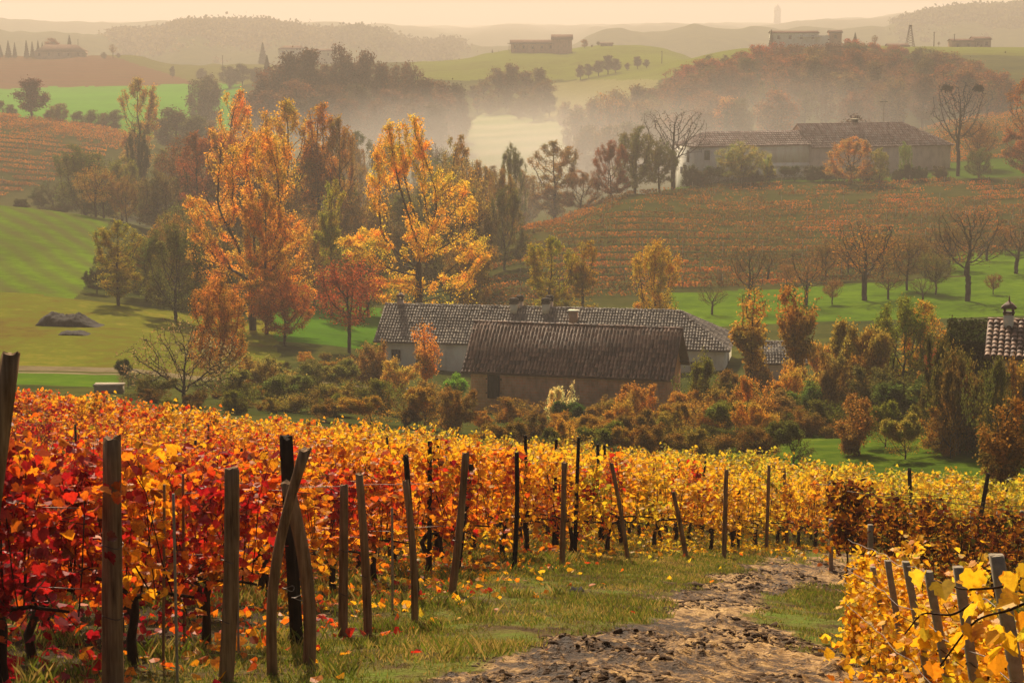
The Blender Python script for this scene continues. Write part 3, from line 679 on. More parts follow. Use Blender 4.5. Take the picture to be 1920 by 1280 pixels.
# ================================================================ TREES
def grow(env, natt, step, trunk_h, seed, H=1.0, lean=(0, 0), up=0.12, kill=1.6, infl=9, wig=.10, trunk_top=None):
    """space colonisation: env = list of (centre, radii, weight) ellipsoids; all in metres"""
    rng = np.random.default_rng(seed)
    wv = np.array([e[2] for e in env], float); wv /= wv.sum()
    A = []
    for e, w_ in zip(env, wv):
        n = max(4, int(natt * w_)); d = rng.normal(0, 1, (n, 3)); d /= np.linalg.norm(d, axis=1)[:, None]
        rr = rng.random(n) ** (1/2.2)
        A.append(np.array(e[0]) + d * rr[:, None] * np.array(e[1]))
    A = np.concatenate(A)
    P = [np.array([0, 0, -.2 * step])]; par = [-1]
    th = trunk_top or trunk_h; n0 = max(3, int(th / step))
    for i in range(1, n0 + 1):
        t = i / n0
        P.append(np.array([lean[0] * t + rng.normal(0, wig * step * .5), lean[1] * t + rng.normal(0, wig * step * .5), th * t])); par.append(i - 1)
    ok = A[:, 2] > trunk_h * .55
    A = A[ok]
    P = np.array(P); par = list(par)
    start = P[:, 2] >= trunk_h * .85
    best = np.full(len(A), 1e9); bi = np.zeros(len(A), int); alive = np.ones(len(A), bool)
    new = np.nonzero(start)[0]
    for it in range(90):
        if len(new):
            d = np.linalg.norm(A[:, None] - P[new][None], axis=2); k = d.argmin(1); dm = d[np.arange(len(A)), k]
            b = dm < best; best[b] = dm[b]; bi[b] = new[k[b]]
        alive &= best > kill * step
        if not alive.any(): break
        reach = alive & (best < infl * step * (1 + it * .02))
        if not reach.any(): reach = alive & (best < best[alive].min() + step)
        src = bi[reach]; v = A[reach] - P[src]; v /= np.linalg.norm(v, axis=1)[:, None]
        us, inv = np.unique(src, return_inverse=True)
        acc = np.zeros((len(us), 3)); np.add.at(acc, inv, v)
        acc /= np.linalg.norm(acc, axis=1)[:, None] + 1e-6
        acc[:, 2] += up; acc += rng.normal(0, wig, acc.shape); acc /= np.linalg.norm(acc, axis=1)[:, None]
        q = P[us] + acc * step
        # drop duplicates of existing children
        new = np.arange(len(P), len(P) + len(q)); P = np.concatenate([P, q]); par += list(us)
        if len(P) > 5200: break
    return P, np.array(par), rng
def radii(P, par, rtip, rtrunk, ex=2.3):
    n = len(P); r = np.zeros(n); ch = np.zeros(n, int)
    for i in range(n - 1, 0, -1):
        if ch[i] == 0: r[i] = rtip ** ex
        r[par[i]] += r[i]; ch[par[i]] += 1
    r[0] = max(r[0], r[1]); r = r ** (1 / ex)
    if r[0] > rtrunk: r = rtip * .8 + (r - rtip) * (rtrunk - rtip) / (r[0] - rtip + 1e-9)
    else: r = r * (1 + (rtrunk / r[0] - 1) * np.clip(r / r[0], 0, 1) ** .7)
    return np.maximum(r, rtip * .7), ch
def skeleton_mesh(P, par, r, k=5):
    i = np.arange(1, len(P)); a = P[par[i]]; b = P[i]; T = b - a; L = np.linalg.norm(T, axis=1)[:, None] + 1e-9; T /= L
    ref = np.where(np.abs(T[:, 2:3]) < .9, np.array([[0, 0, 1.]]), np.array([[1., 0, 0]]))
    u = np.cross(T, ref); u /= np.linalg.norm(u, axis=1)[:, None]; v = np.cross(T, u)
    an = np.arange(k) / k * 2 * math.pi; cs, sn = np.cos(an), np.sin(an)
    ring = u[:, None] * cs[None, :, None] + v[:, None] * sn[None, :, None]
    ra = np.minimum(r[par[i]], r[i] * 1.35)
    V = np.concatenate([a[:, None] - T[:, None] * (ra * .3)[:, None, None] + ring * ra[:, None, None], b[:, None] + ring * r[i][:, None, None]], 1).reshape(-1, 3)
    base = (np.arange(len(i)) * 2 * k)[:, None]; j = np.arange(k); jn = (j + 1) % k
    F = np.stack([base + j, base + jn, base + k + jn, base + k + j], 2).reshape(-1, 4)[:, ::-1]
    return V, F
def tree_proto(env, natt, step, trunk_h, seed, rtip, rtrunk, nleaf, lsize, spread, leafr=3.4, clump=0.0, **kw):
    P, par, rng = grow(env, natt, step, trunk_h, seed, **kw)
    r, ch = radii(P, par, rtip, rtrunk)
    tv, tf = skeleton_mesh(P, par, r, 5)
    if nleaf:
        tips = np.nonzero((r < rtip * leafr))[0]
        wt = np.ones(len(tips))
        if clump:      # leaves hold on in some boughs and have dropped from others
            q = P[tips]; g = fbm(q[:, 0] * .35 + q[:, 1] * .2 + seed, q[:, 2] * .35 + seed, 3, seed); wt = np.clip((g - .5 + .25 * (1 - clump)) * 6, .04, 1)
        ci = rng.choice(tips, nleaf, p=wt / wt.sum())
        t = rng.random(nleaf)[:, None]
        Q = P[ci] * (1 - t) + P[np.maximum(par[ci], 0)] * t + rng.normal(0, 1, (nleaf, 3)) * spread
        Q[:, 2] = np.maximum(Q[:, 2], .05)
        LV, LF, LR = quads_np(Q, lsize, rng)
    else: LV = LF = LR = None
    allz = np.concatenate([P, LV]) if nleaf else P
    H = float(np.percentile(allz[:, 2], 99.7)); W = float(np.percentile(allz[:, 0], 98.5) - np.percentile(allz[:, 0], 1.5))
    return dict(t=(tv, tf), l=(LV, LF, LR), H=H, W=W, me=None)
PROTO = {}
_G = 1.0
def ell(*a): return [((x, y, z), (rx, ry, rz), w_) for (x, y, z, rx, ry, rz, w_) in a]
# golden poplar: fan of upswept limbs above, wide low boughs
PROTO['hero_gold'] = tree_proto(ell((-1.8,0,15.3,2.4,2.2,2.6,.15),(-.4,.4,16.6,1.9,2.0,2.0,.12),(-3.2,0,12.4,1.6,2,3.0,.11),(1.0,0,12.2,2.0,2.2,2.5,.12),(3.4,0,11.0,2.1,2.2,2.6,.13),(-4.4,0,7.6,2.8,2.6,1.7,.12),(4.8,0,7.6,2.2,2.4,1.9,.12),(-2.4,0,4.6,2.6,2.4,1.6,.10),(3.0,0,4.0,2.6,2.4,1.8,.11),(.5,0,8.5,2.4,3,2.6,.12),(0,0,3.0,3.6,3,1.6,.10)),
    1900, .42, 2.4, 21, .018, .34, 40000, .155, .18, up=.24, wig=.07, trunk_top=6.5, clump=.4)
PROTO['hero_orange'] = tree_proto(ell((-2.2,0,15.0,2.2,2.4,2.2,.17),(1.6,0,15.8,2.3,2.2,2.2,.15),(3.0,0,13.0,1.7,2,2.4,.08),(-4.2,0,10.4,2.0,2.4,2.4,.12),(0,0,11,3,3,2.4,.10),(-4.0,0,6.2,2.6,2.6,2.6,.14),(3.4,0,8.0,2.6,2.6,2.6,.12),(1.0,0,5.4,3.4,3,2.6,.14),(4.4,0,4.4,2.0,2.4,2.2,.10),(-1,0,3.0,4.2,3,1.8,.12)),
    1900, .44, 2.2, 22, .020, .36, 44000, .16, .19, up=.18, wig=.08, trunk_top=5, clump=.45)
PROTO['round_a'] = tree_proto(ell((0,0,7,3.0,3.0,3.6,.45),(-1.5,0,3.4,2.4,2.4,2.4,.28),(1.6,.5,4,2.4,2.3,2.8,.27)), 850, .42, .8, 23, .02, .18, 22000, .155, .20, up=.12, clump=.5)
PROTO['round_b'] = tree_proto(ell((-.8,0,7.6,2.6,2.6,2.6,.35),(1.3,0,6.4,2.4,2.4,2.8,.3),(0,0,3.4,3.4,3.2,2.6,.4)), 850, .42, .7, 24, .02, .18, 22000, .155, .20, up=.08, clump=.6)
PROTO['round_c'] = tree_proto(ell((0,0,6.2,3.6,3.6,2.8,.5),(-2.2,0,4.6,2.0,2,1.8,.2),(2.4,0,5.0,1.8,2.2,2.0,.2),(.6,0,8.2,1.6,1.8,1.4,.1),(0,0,3,3,3,1.8,.25)), 800, .42, .9, 25, .02, .17, 21000, .16, .21, up=.05, clump=.5)
PROTO['tall_a'] = tree_proto(ell((0,0,10,1.9,1.9,5.2,.55),(-1.0,0,12.6,1.5,1.5,2.8,.2),(1.1,0,9.5,1.5,1.5,3.4,.25),(0,0,4.5,2,2,2.8,.25)), 900, .45, 1.2, 26, .02, .2, 20000, .17, .19, up=.3, clump=.5, trunk_top=9)
PROTO['tall_b'] = tree_proto(ell((0,0,8.2,2.5,2.5,4.4,.45),(-1.7,0,11.3,1.2,1.3,2.0,.2),(.3,0,12.4,1.2,1.2,1.9,.15),(1.9,0,10.4,1.2,1.3,2.4,.2),(.3,0,4,2.6,2.4,2.6,.25)), 950, .45, .9, 27, .02, .2, 21000, .17, .20, up=.25, clump=.5, trunk_top=7)
PROTO['airy'] = tree_proto(ell((0,0,7,2.9,2.9,4.2,1.0),), 900, .40, 1.6, 28, .018, .15, 7000, .18, .25, up=.2, clump=.8)
for k, (sd_, w_, h_) in enumerate([(31, 3.3, 5.2), (32, 2.7, 6.0), (33, 3.8, 4.6)]):
    PROTO['far_' + 'abc'[k]] = tree_proto(ell((0, 0, 13 - h_, w_, w_, h_, .6), (w_*.4, 0, 13 - h_*1.2, w_*.7, w_*.7, h_*.6, .2), (-w_*.4, 0, 12.8 - h_*.8, w_*.6, w_*.6, h_*.5, .2), (0, 0, 3.6, w_*.9, w_*.9, 2.8, .3)), 200, .9, 1.0, sd_, .05, .22, 6500, .38, .50, up=.2, clump=.2)
PROTO['far_bare'] = tree_proto(ell((0,0,8.5,2.6,2.6,4.6,1)), 260, .8, 2.0, 34, .045, .2, 1200, .36, .4, up=.35, trunk_top=6)
PROTO['bare_a'] = tree_proto(ell((0,0,7.6,3.6,3.4,3.9,.6),(-1.6,0,9.6,1.8,1.8,1.8,.2),(1.8,0,9.4,1.8,1.8,2.0,.2)), 1500, .36, 2.6, 35, .016, .22, 700, .15, .2, up=.22, wig=.13)
PROTO['bare_b'] = tree_proto(ell((0,0,6.4,3.9,3.6,3.6,.7),(-2.4,0,6.6,1.8,2,2.4,.3)), 1500, .36, 2.2, 36, .016, .24, 1800, .17, .22, up=.12, wig=.14, clump=.9)
PROTO['bush_bare'] = tree_proto(ell((-.4,0,2.3,2.1,2,1.8,.5),(-2.0,0,1.7,1.7,1.5,1.2,.2),(1.6,0,1.9,1.6,1.6,1.5,.3)), 1100, .2, .35, 37, .010, .10, 2600, .10, .14, up=.12, wig=.16)
for k, sd_ in enumerate((41, 42, 43, 44)):
    rr = np.random.default_rng(sd_); E = [(rr.normal(0, 1.1), rr.normal(0, .7), rr.uniform(.5, 2.5), rr.uniform(.5, 1.1), rr.uniform(.5, 1.0), rr.uniform(.5, 1.5), 1) for _ in range(8)]
    PROTO['shrub_' + 'abcd'[k]] = tree_proto(ell(*E), 520, .20, .25, sd_, .010, .06, 16000, .105, .13, up=.45, clump=.55)
PROTO['sprig'] = tree_proto(ell((0,0,3.2,.75,.75,1.9,.5),(-.5,0,4.2,.7,.7,.8,.2),(.5,0,2.6,.8,.8,1.0,.3)), 420, .22, 1.2, 45, .010, .075, 6500, .125, .13, up=.3, clump=.75, trunk_top=3)
PROTO['sprig_b'] = tree_proto(ell((0,0,3.3,1.0,1.0,1.7,.5),(-.7,0,4.0,.7,.7,1.0,.2),(.8,0,4.2,.7,.7,.9,.3)), 420, .22, 1.5, 46, .010, .08, 6500, .125, .13, up=.25, clump=.75, trunk_top=2.6)
def conifer_proto(seed, H=10, W=3.2, n=2600, ls=.4):
    rng = np.random.default_rng(seed); mb = MB(); mb.tube([(0,0,-.1),(0,0,H*.5),(0,0,H)], [.16,.1,.02], 6)
    t = rng.random(n) ** .75; z = H * (1 - t * .93); tier = .72 + .28 * np.abs(np.sin(t * 22)); rad = W * .5 * t * tier * rng.uniform(.25, 1, n) ** .5; th = rng.uniform(0, 6.283, n)
    V, F, r = quads_np(np.stack([rad*np.cos(th), rad*np.sin(th), z - rad*.22], 1), ls, rng)
    return dict(t=(np.concatenate(mb.V), mb), l=(V, F, r), H=H, W=W * .9, me=None)
PROTO['conifer'] = conifer_proto(51); PROTO['conifer_b'] = conifer_proto(52, 10, 2.2)
TCOUNT = [0]
def plant(kind, px, D, top, wpx, col, label, name='tree', cat=None, group=None, rot=None, base=None, loc=None, parts=None):
    """a tree whose foot stands on the land in column px at distance D, whose top shows at row 'top' and whose crown is wpx wide"""
    p = PROTO[kind]; pos = at(px, D) if loc is None else Vector(loc)
    Hh = max(.6, zat(top, pos.y) - pos.z); Ww = wpx / FPX * D
    pn = parts or ('trunk', 'crown')
    root = empty(name, (pos.x, pos.y, pos.z - .05))
    if p['me'] is None:
        tv, tf = p['t']
        if isinstance(tf, MB): to = tf.build(pn[0], BARK, root, smooth=True)
        else: to = mesh_np(pn[0], tv, [tf], BARK, root, smooth=True)
        LV, LF, LR = p['l']
        lo = mesh_np(pn[1], LV, [LF], CROWNM, root, {'rnd': ('FACE', LR)})
        p['me'] = (to.data, lo.data)
    else:
        to = bpy.data.objects.new(pn[0], p['me'][0]); lo = bpy.data.objects.new(pn[1], p['me'][1])
        for o in (to, lo): COL.objects.link(o); o.parent = root
    sx = Ww / p['W']; sz = Hh / p['H']; sx = min(sx, sz * 1.7)
    root.scale = (sx, sx, sz)
    TCOUNT[0] += 1
    if rot is None: rot = (TCOUNT[0] * 137.5) % 360 if 'hero' not in kind else 0
    root.rotation_euler = (0, 0, R(rot))
    lo.color = (col[0], col[1], col[2], 1)
    tag(root, label, cat or name.replace('_', ' ').split()[-1], group)
    return root
# leaf colours (the leaves' own)
GOLD = (.86,.52,.05); ORANGE = (.78,.39,.05); AMBER = (.66,.36,.03); RUST = (.46,.16,.03); BROWN = (.19,.085,.035)
OLIVE = (.15,.15,.03); GREEN = (.09,.15,.02); DARK = (.055,.05,.025); YGREEN = (.38,.32,.03); PALE = (.42,.34,.12); PURPLE = (.12,.045,.035); FIR = (.03,.045,.02); RED = (.42,.05,.02)
T = plant
def belt(lst, label, group, kinds, cols, seed, name='tree', cat='tree'):
    rng = np.random.default_rng(seed)
    for (px, D, top, w_) in lst:
        c = cols[rng.integers(len(cols))]; v = rng.uniform(.8, 1.2)
        T(kinds[rng.integers(len(kinds))], px, D, top, w_, tuple(x * v for x in c), label, name, cat, group)
# ---- near and middle distance, each one its own
T('hero_gold', 786, 214, 222, 250, GOLD, 'tall golden poplar with a fan of upswept limbs behind the left half of the farmhouse', 'poplar_tree')
T('hero_orange', 474, 206, 246, 215, ORANGE, 'big spreading orange tree with dark limbs, left of the tall golden poplar', 'poplar_tree')
T('tall_b', 500, 203, 360, 90, (.66,.30,.03), 'brownish tree trunk and crown crowding the right side of the big orange tree', 'tree')
T('tall_a', 437, 305, 172, 70, ORANGE, 'slim orange poplar rising above and behind the big orange tree', 'poplar_tree')
T('tall_b', 540, 300, 190, 105, AMBER, 'amber poplar with a cluster of pointed tops behind the big orange tree', 'poplar_tree')
T('tall_a', 600, 298, 196, 85, (.5,.22,.03), 'orange brown poplar between the big orange tree and the golden poplar, leftmost of two', 'poplar_tree')
T('tall_b', 640, 296, 222, 70, (.40,.20,.04), 'dull amber poplar just left of the golden poplar', 'poplar_tree')
T('round_b', 480, 310, 225, 120, AMBER, 'dull orange tree between the slim poplar and the pointed poplars', 'tree')
T('tall_b', 265, 470, 148, 70, (.46,.26,.06), 'tall pale gold tree standing in front of the bright green field', 'tree')
T('round_b', 412, 152, 524, 118, (.50,.20,.03), 'rusty orange small tree left of the big tree trunks by the meadow', 'tree')
T('airy', 655, 190, 478, 105, (.42,.10,.03), 'thin red brown tree with a bare slim trunk left of the farmhouse', 'tree')
T('round_c', 533, 192, 520, 110, (.52,.16,.03), 'small orange tree with a short dark trunk on the green creek meadow', 'tree')
T('tall_b', 1030, 212, 446, 82, (.36,.28,.02), 'yellow green tree behind the farmhouse chimneys', 'tree')
T('tall_a', 1092, 214, 452, 62, (.38,.24,.02), 'slimmer olive yellow tree just right of the one behind the chimneys', 'tree')
T('round_a', 1226, 206, 453, 112, (.56,.34,.03), 'rounded yellow tree behind the right part of the farmhouse roof', 'tree')
T('tall_b', 222, 216, 415, 82, (.34,.26,.03), 'yellow olive tree at the right edge of the rolling green field', 'tree')
T('round_c', 182, 226, 500, 48, DARK, 'dark round bush at the corner of the rolling green field', 'bush')
T('round_a', 330, 208, 422, 130, (.13,.13,.03), 'broad dark olive tree between the meadow and the big orange tree', 'tree')
T('round_b', 275, 226, 440, 100, (.20,.19,.03), 'olive green tree left of the broad dark one', 'tree')
T('round_c', 380, 228, 415, 120, (.17,.12,.03), 'brown olive tree directly behind the small rusty tree', 'tree')
T('bush_bare', 345, 124, 596, 210, (.30,.20,.10), 'bare dark spreading bush with grey twigs in front of the meadow', 'bush')
T('shrub_a', 240, 138, 672, 44, (.06,.07,.02), 'small dark evergreen bush beside the lawn strip', 'bush')
T('airy', 350, 345, 262, 90, BROWN, 'thin brown tree in the valley wood above the broad olive trees', 'tree')
T('round_b', 160, 372, 272, 110, (.13,.14,.035), 'dark green tree in the dip behind the rolling green field, leftmost', 'tree')
T('round_a', 228, 366, 296, 95, (.22,.20,.04), 'yellowish green tree in the dip behind the rolling green field', 'tree')
T('round_c', 195, 352, 335, 90, (.09,.09,.035), 'low dark tree at the crest of the rolling green field', 'tree')
T('round_b', 300, 330, 320, 95, (.16,.12,.04), 'brownish tree right of the yellowish green one in the dip', 'tree')
T('tall_b', 372, 330, 250, 82, (.34,.10,.03), 'dark russet tree behind the left side of the big orange tree', 'tree')
T('tall_a', 420, 335, 240, 70, (.30,.12,.03), 'russet brown poplar between the russet tree and the slim orange poplar', 'poplar_tree')
T('round_c', 100, 392, 340, 80, (.10,.10,.04), 'low dark hedge tree on the left above the rolling green field', 'tree')
T('shrub_b', 40, 350, 372, 70, (.08,.07,.035), 'low dark bush on the crest of the green field, at the picture edge', 'bush')
T('shrub_c', 110, 352, 380, 80, (.09,.08,.035), 'low dark bush on the crest of the green field, right of its neighbour', 'bush')
T('tall_a', 622, 232, 340, 48, YGREEN, 'small yellow green poplar in the misty gap left of the golden poplar', 'poplar_tree')
T('airy', 590, 240, 392, 70, (.38,.20,.05), 'thin amber sapling in the misty gap beside the big orange tree', 'tree')
T('round_b', 690, 236, 440, 100, (.26,.24,.04), 'olive yellow tree at the foot of the golden poplar, left side', 'tree')
T('round_c', 880, 232, 430, 110, (.30,.17,.04), 'amber brown tree at the foot of the golden poplar, right side', 'tree')
T('airy', 870, 262, 300, 80, (.40,.24,.06), 'misty amber tree showing just right of the golden poplar', 'tree')
T('tall_a', 850, 300, 256, 55, (.42,.26,.06), 'slender pale gold poplar behind the golden poplar, right side', 'poplar_tree')
# the wood in the valley bottom, tree behind tree
VW = []
rv = np.random.default_rng(91)
for (D, xa, xb, n, ta, tb) in [(226,250,480,5,470,520),(240,180,700,9,395,470),(262,300,930,10,360,440),(285,330,960,10,340,420),(310,360,960,10,300,390),(340,140,950,13,290,360),(372,420,980,10,270,350),(410,150,900,12,255,320),(450,330,860,9,245,300)]:
    for k in range(n):
        px = xa + (xb - xa)*(k + .5 + rv.uniform(-.35, .35))/n
        if 700 < px < 860 and D < 250: continue
        VW.append((px, D + rv.uniform(-9, 9), rv.uniform(ta, tb), rv.uniform(60, 100)*250/D + 14))
belt(VW, 'olive brown tree deep in the misty valley wood between the big trees', 'valley wood', ['round_a','round_b','round_c','tall_b','airy'], [(.20,.15,.035),(.16,.14,.035),(.26,.15,.035),(.13,.13,.03),(.30,.17,.035),(.12,.08,.03)], 92)
US = []
for (D, xa, xb, n, ta, tb) in [(118,250,880,12,722,750),(134,400,860,9,704,730),(98,960,1500,11,786,804),(160,430,720,8,668,690),(112,950,1120,4,772,786),(112,1120,1540,9,740,775),(128,1290,1960,15,650,740),(116,1540,1980,11,690,760),(100,1680,1980,7,745,785),(106,1740,1990,6,690,740),(97,1745,1975,7,668,700),(150,1400,1800,8,640,680),(178,560,720,5,655,680)]:
    for k in range(n):
        px = xa + (xb - xa)*(k + .5 + rv.uniform(-.4, .4))/n; US.append((px, D + rv.uniform(-5, 5), rv.uniform(ta, tb), rv.uniform(56, 100)*120/D + 16))
belt(US, 'brownish bush in the tangled scrub between the vineyard and the farm buildings', 'scrub behind the vineyard', ['shrub_a','shrub_b','shrub_c','shrub_d'], [(.32,.22,.04),(.20,.18,.03),(.42,.20,.035),(.55,.27,.04),(.13,.11,.025),(.26,.13,.03)], 93, 'bush', 'bush')
T('shrub_b', 1752, 101, 628, 90, (.10,.08,.02), 'olive brown bush hiding the left side of the ivy covered building', 'bush'); T('shrub_c', 1800, 98, 652, 110, (.20,.12,.03), 'brown bush in front of the ivy covered building', 'bush'); T('shrub_d', 1852, 92, 672, 80, (.14,.12,.025), 'olive bush under the tiled roof with the capped chimney', 'bush')
# trees round the misty field in the valley
for i, (px, D, top, w_, c, lb, k) in enumerate([
    (912, 372, 312, 46, (.26,.17,.07), 'slim misty tree at the lower left corner of the pale valley field', 'tall_a'),
    (946, 378, 340, 44, (.22,.15,.07), 'slim brown tree left of centre below the pale valley field', 'far_bare'),
    (985, 385, 318, 60, (.32,.20,.07), 'pale brown tree at the foot of the pale valley field', 'round_b'),
    (1040, 380, 266, 84, (.34,.20,.07), 'tall rounded tree at the right end of the pale valley field', 'tall_b'),
    (1090, 372, 320, 70, (.34,.17,.07), 'low rust tree right of the tall rounded tree below the valley field', 'round_a'),
    (1145, 372, 264, 76, (.28,.10,.05), 'reddish brown tree left of the hilltop farmhouse grove', 'round_a'),
    (1190, 378, 238, 84, (.17,.15,.05), 'olive tree beside the dark bare tree at the farmhouse corner', 'round_b'),
    (1236, 384, 262, 70, (.12,.11,.03), 'small dark green tree under the bare tree at the farmhouse corner', 'round_c'),
    (1262, 396, 207, 118, (.05,.035,.025), 'dark bare domed tree at the left end of the hilltop farmhouse', 'bare_a'),
    (960, 330, 388, 60, (.24,.16,.04), 'small brown tree on the left tip of the hillside vineyard', 'round_b'),
    (935, 300, 405, 60, (.20,.16,.04), 'olive brown tree in front of the tip of the hillside vineyard', 'round_a')]):
    T(k, px, D, top, w_, c, lb, 'tree')
# around the hilltop farmhouse
T('round_c', 1388, 394, 266, 92, (.34,.30,.10), 'pale olive bush against the white end of the hilltop farmhouse', 'bush')
T('shrub_b', 1437, 396, 288, 26, (.5,.45,.12), 'small pale yellow shrub in front of the long cream wall on the hill', 'shrub')
T('round_a', 1594, 392, 257, 88, (.56,.27,.06), 'rounded orange topped tree in front of the hilltop farmhouse', 'tree')
T('round_b', 1648, 391, 278, 40, (.30,.26,.05), 'narrow olive bush right of the orange topped tree', 'bush')
T('round_b', 1697, 398, 266, 28, (.20,.26,.05), 'small green bush against the brown wall of the hilltop farmhouse', 'bush')
T('bare_a', 1796, 402, 154, 100, (.03,.02,.015), 'tall bare tree with bird nests at the right end of the hilltop farmhouse', 'bare_tree', rot=20)
T('airy', 1835, 415, 225, 90, (.22,.10,.03), 'low brown tree behind the bare tree with nests', 'tree')
T('tall_b', 1925, 385, 138, 90, (.34,.12,.03), 'dark orange red tree at the right picture edge', 'tree')
T('round_b', 1835, 396, 278, 76, (.17,.17,.04), 'green bush at the foot of the bare tree with nests', 'bush')
T('far_bare', 1600, 436, 214, 54, (.10,.05,.03), 'bare treetop showing above the roof of the hilltop farmhouse', 'bare_tree')
HD = [(1290 + 26*i + rv.uniform(-8, 8), 396 + rv.uniform(-2, 2), rv.uniform(306, 320), rv.uniform(34, 56)) for i in range(19)]
belt(HD, 'low dark bush in the shaded hedge under the hilltop farmhouse', 'hedge under the hilltop farmhouse', ['shrub_a','shrub_b','shrub_c'], [(.06,.06,.02),(.09,.07,.025),(.05,.07,.02)], 97, 'bush', 'bush')  # dark leaf colours also put the shade band below the house into the bushes
# orchard trees on and above the green lawn
for (k, px, D, top, w_, c, lb) in [
    ('bare_b', 1620, 236, 418, 150, (.40,.17,.03), 'spreading half bare tree with orange leaves low down on the orchard lawn'),
    ('bare_a', 1814, 232, 392, 150, (.16,.09,.03), 'tall bare tree with a forked trunk on the orchard lawn'),
    ('bare_b', 1905, 262, 425, 120, (.12,.08,.03), 'bare tree at the far right of the orchard lawn'),
    ('bare_a', 1405, 228, 458, 84, (.24,.12,.03), 'thin bare tree left of the half bare orchard tree'),
    ('bare_b', 1512, 232, 476, 90, (.26,.13,.03), 'thin twiggy tree between the two bare orchard trees on the left'),
    ('airy', 1700, 246, 440, 96, (.20,.12,.03), 'hazy brown tree between the half bare tree and the forked one'),
    ('airy', 1755, 240, 470, 70, (.16,.14,.03), 'thin olive tree left of the forked bare tree'),
    ('bare_b', 1335, 226, 535, 60, (.20,.16,.03), 'small bare sapling on the lawn behind the right farmhouse roof')]:
    T(k, px, D, top, w_, c, lb, 'orchard_tree', 'tree')
OT = [(1352,262,500,60),(1388,270,486,66),(1440,266,470,70),(1475,258,492,60),(1548,262,450,86),(1590,270,442,90),(1655,262,430,90),(1690,272,446,80),(1735,262,440,84),(1780,270,420,90),(1850,280,430,90),(1885,290,420,86),(1560,232,520,60),(1665,236,506,64),(1730,232,520,56),(1862,238,512,50),(1950,262,430,90)]
belt(OT, 'hazy brown half leafless tree in the orchard at the foot of the hillside vineyard', 'orchard below the hillside vineyard', ['airy','bare_b','airy'], [(.28,.13,.035),(.20,.12,.03),(.34,.15,.03),(.16,.13,.03)], 95, 'orchard_tree')
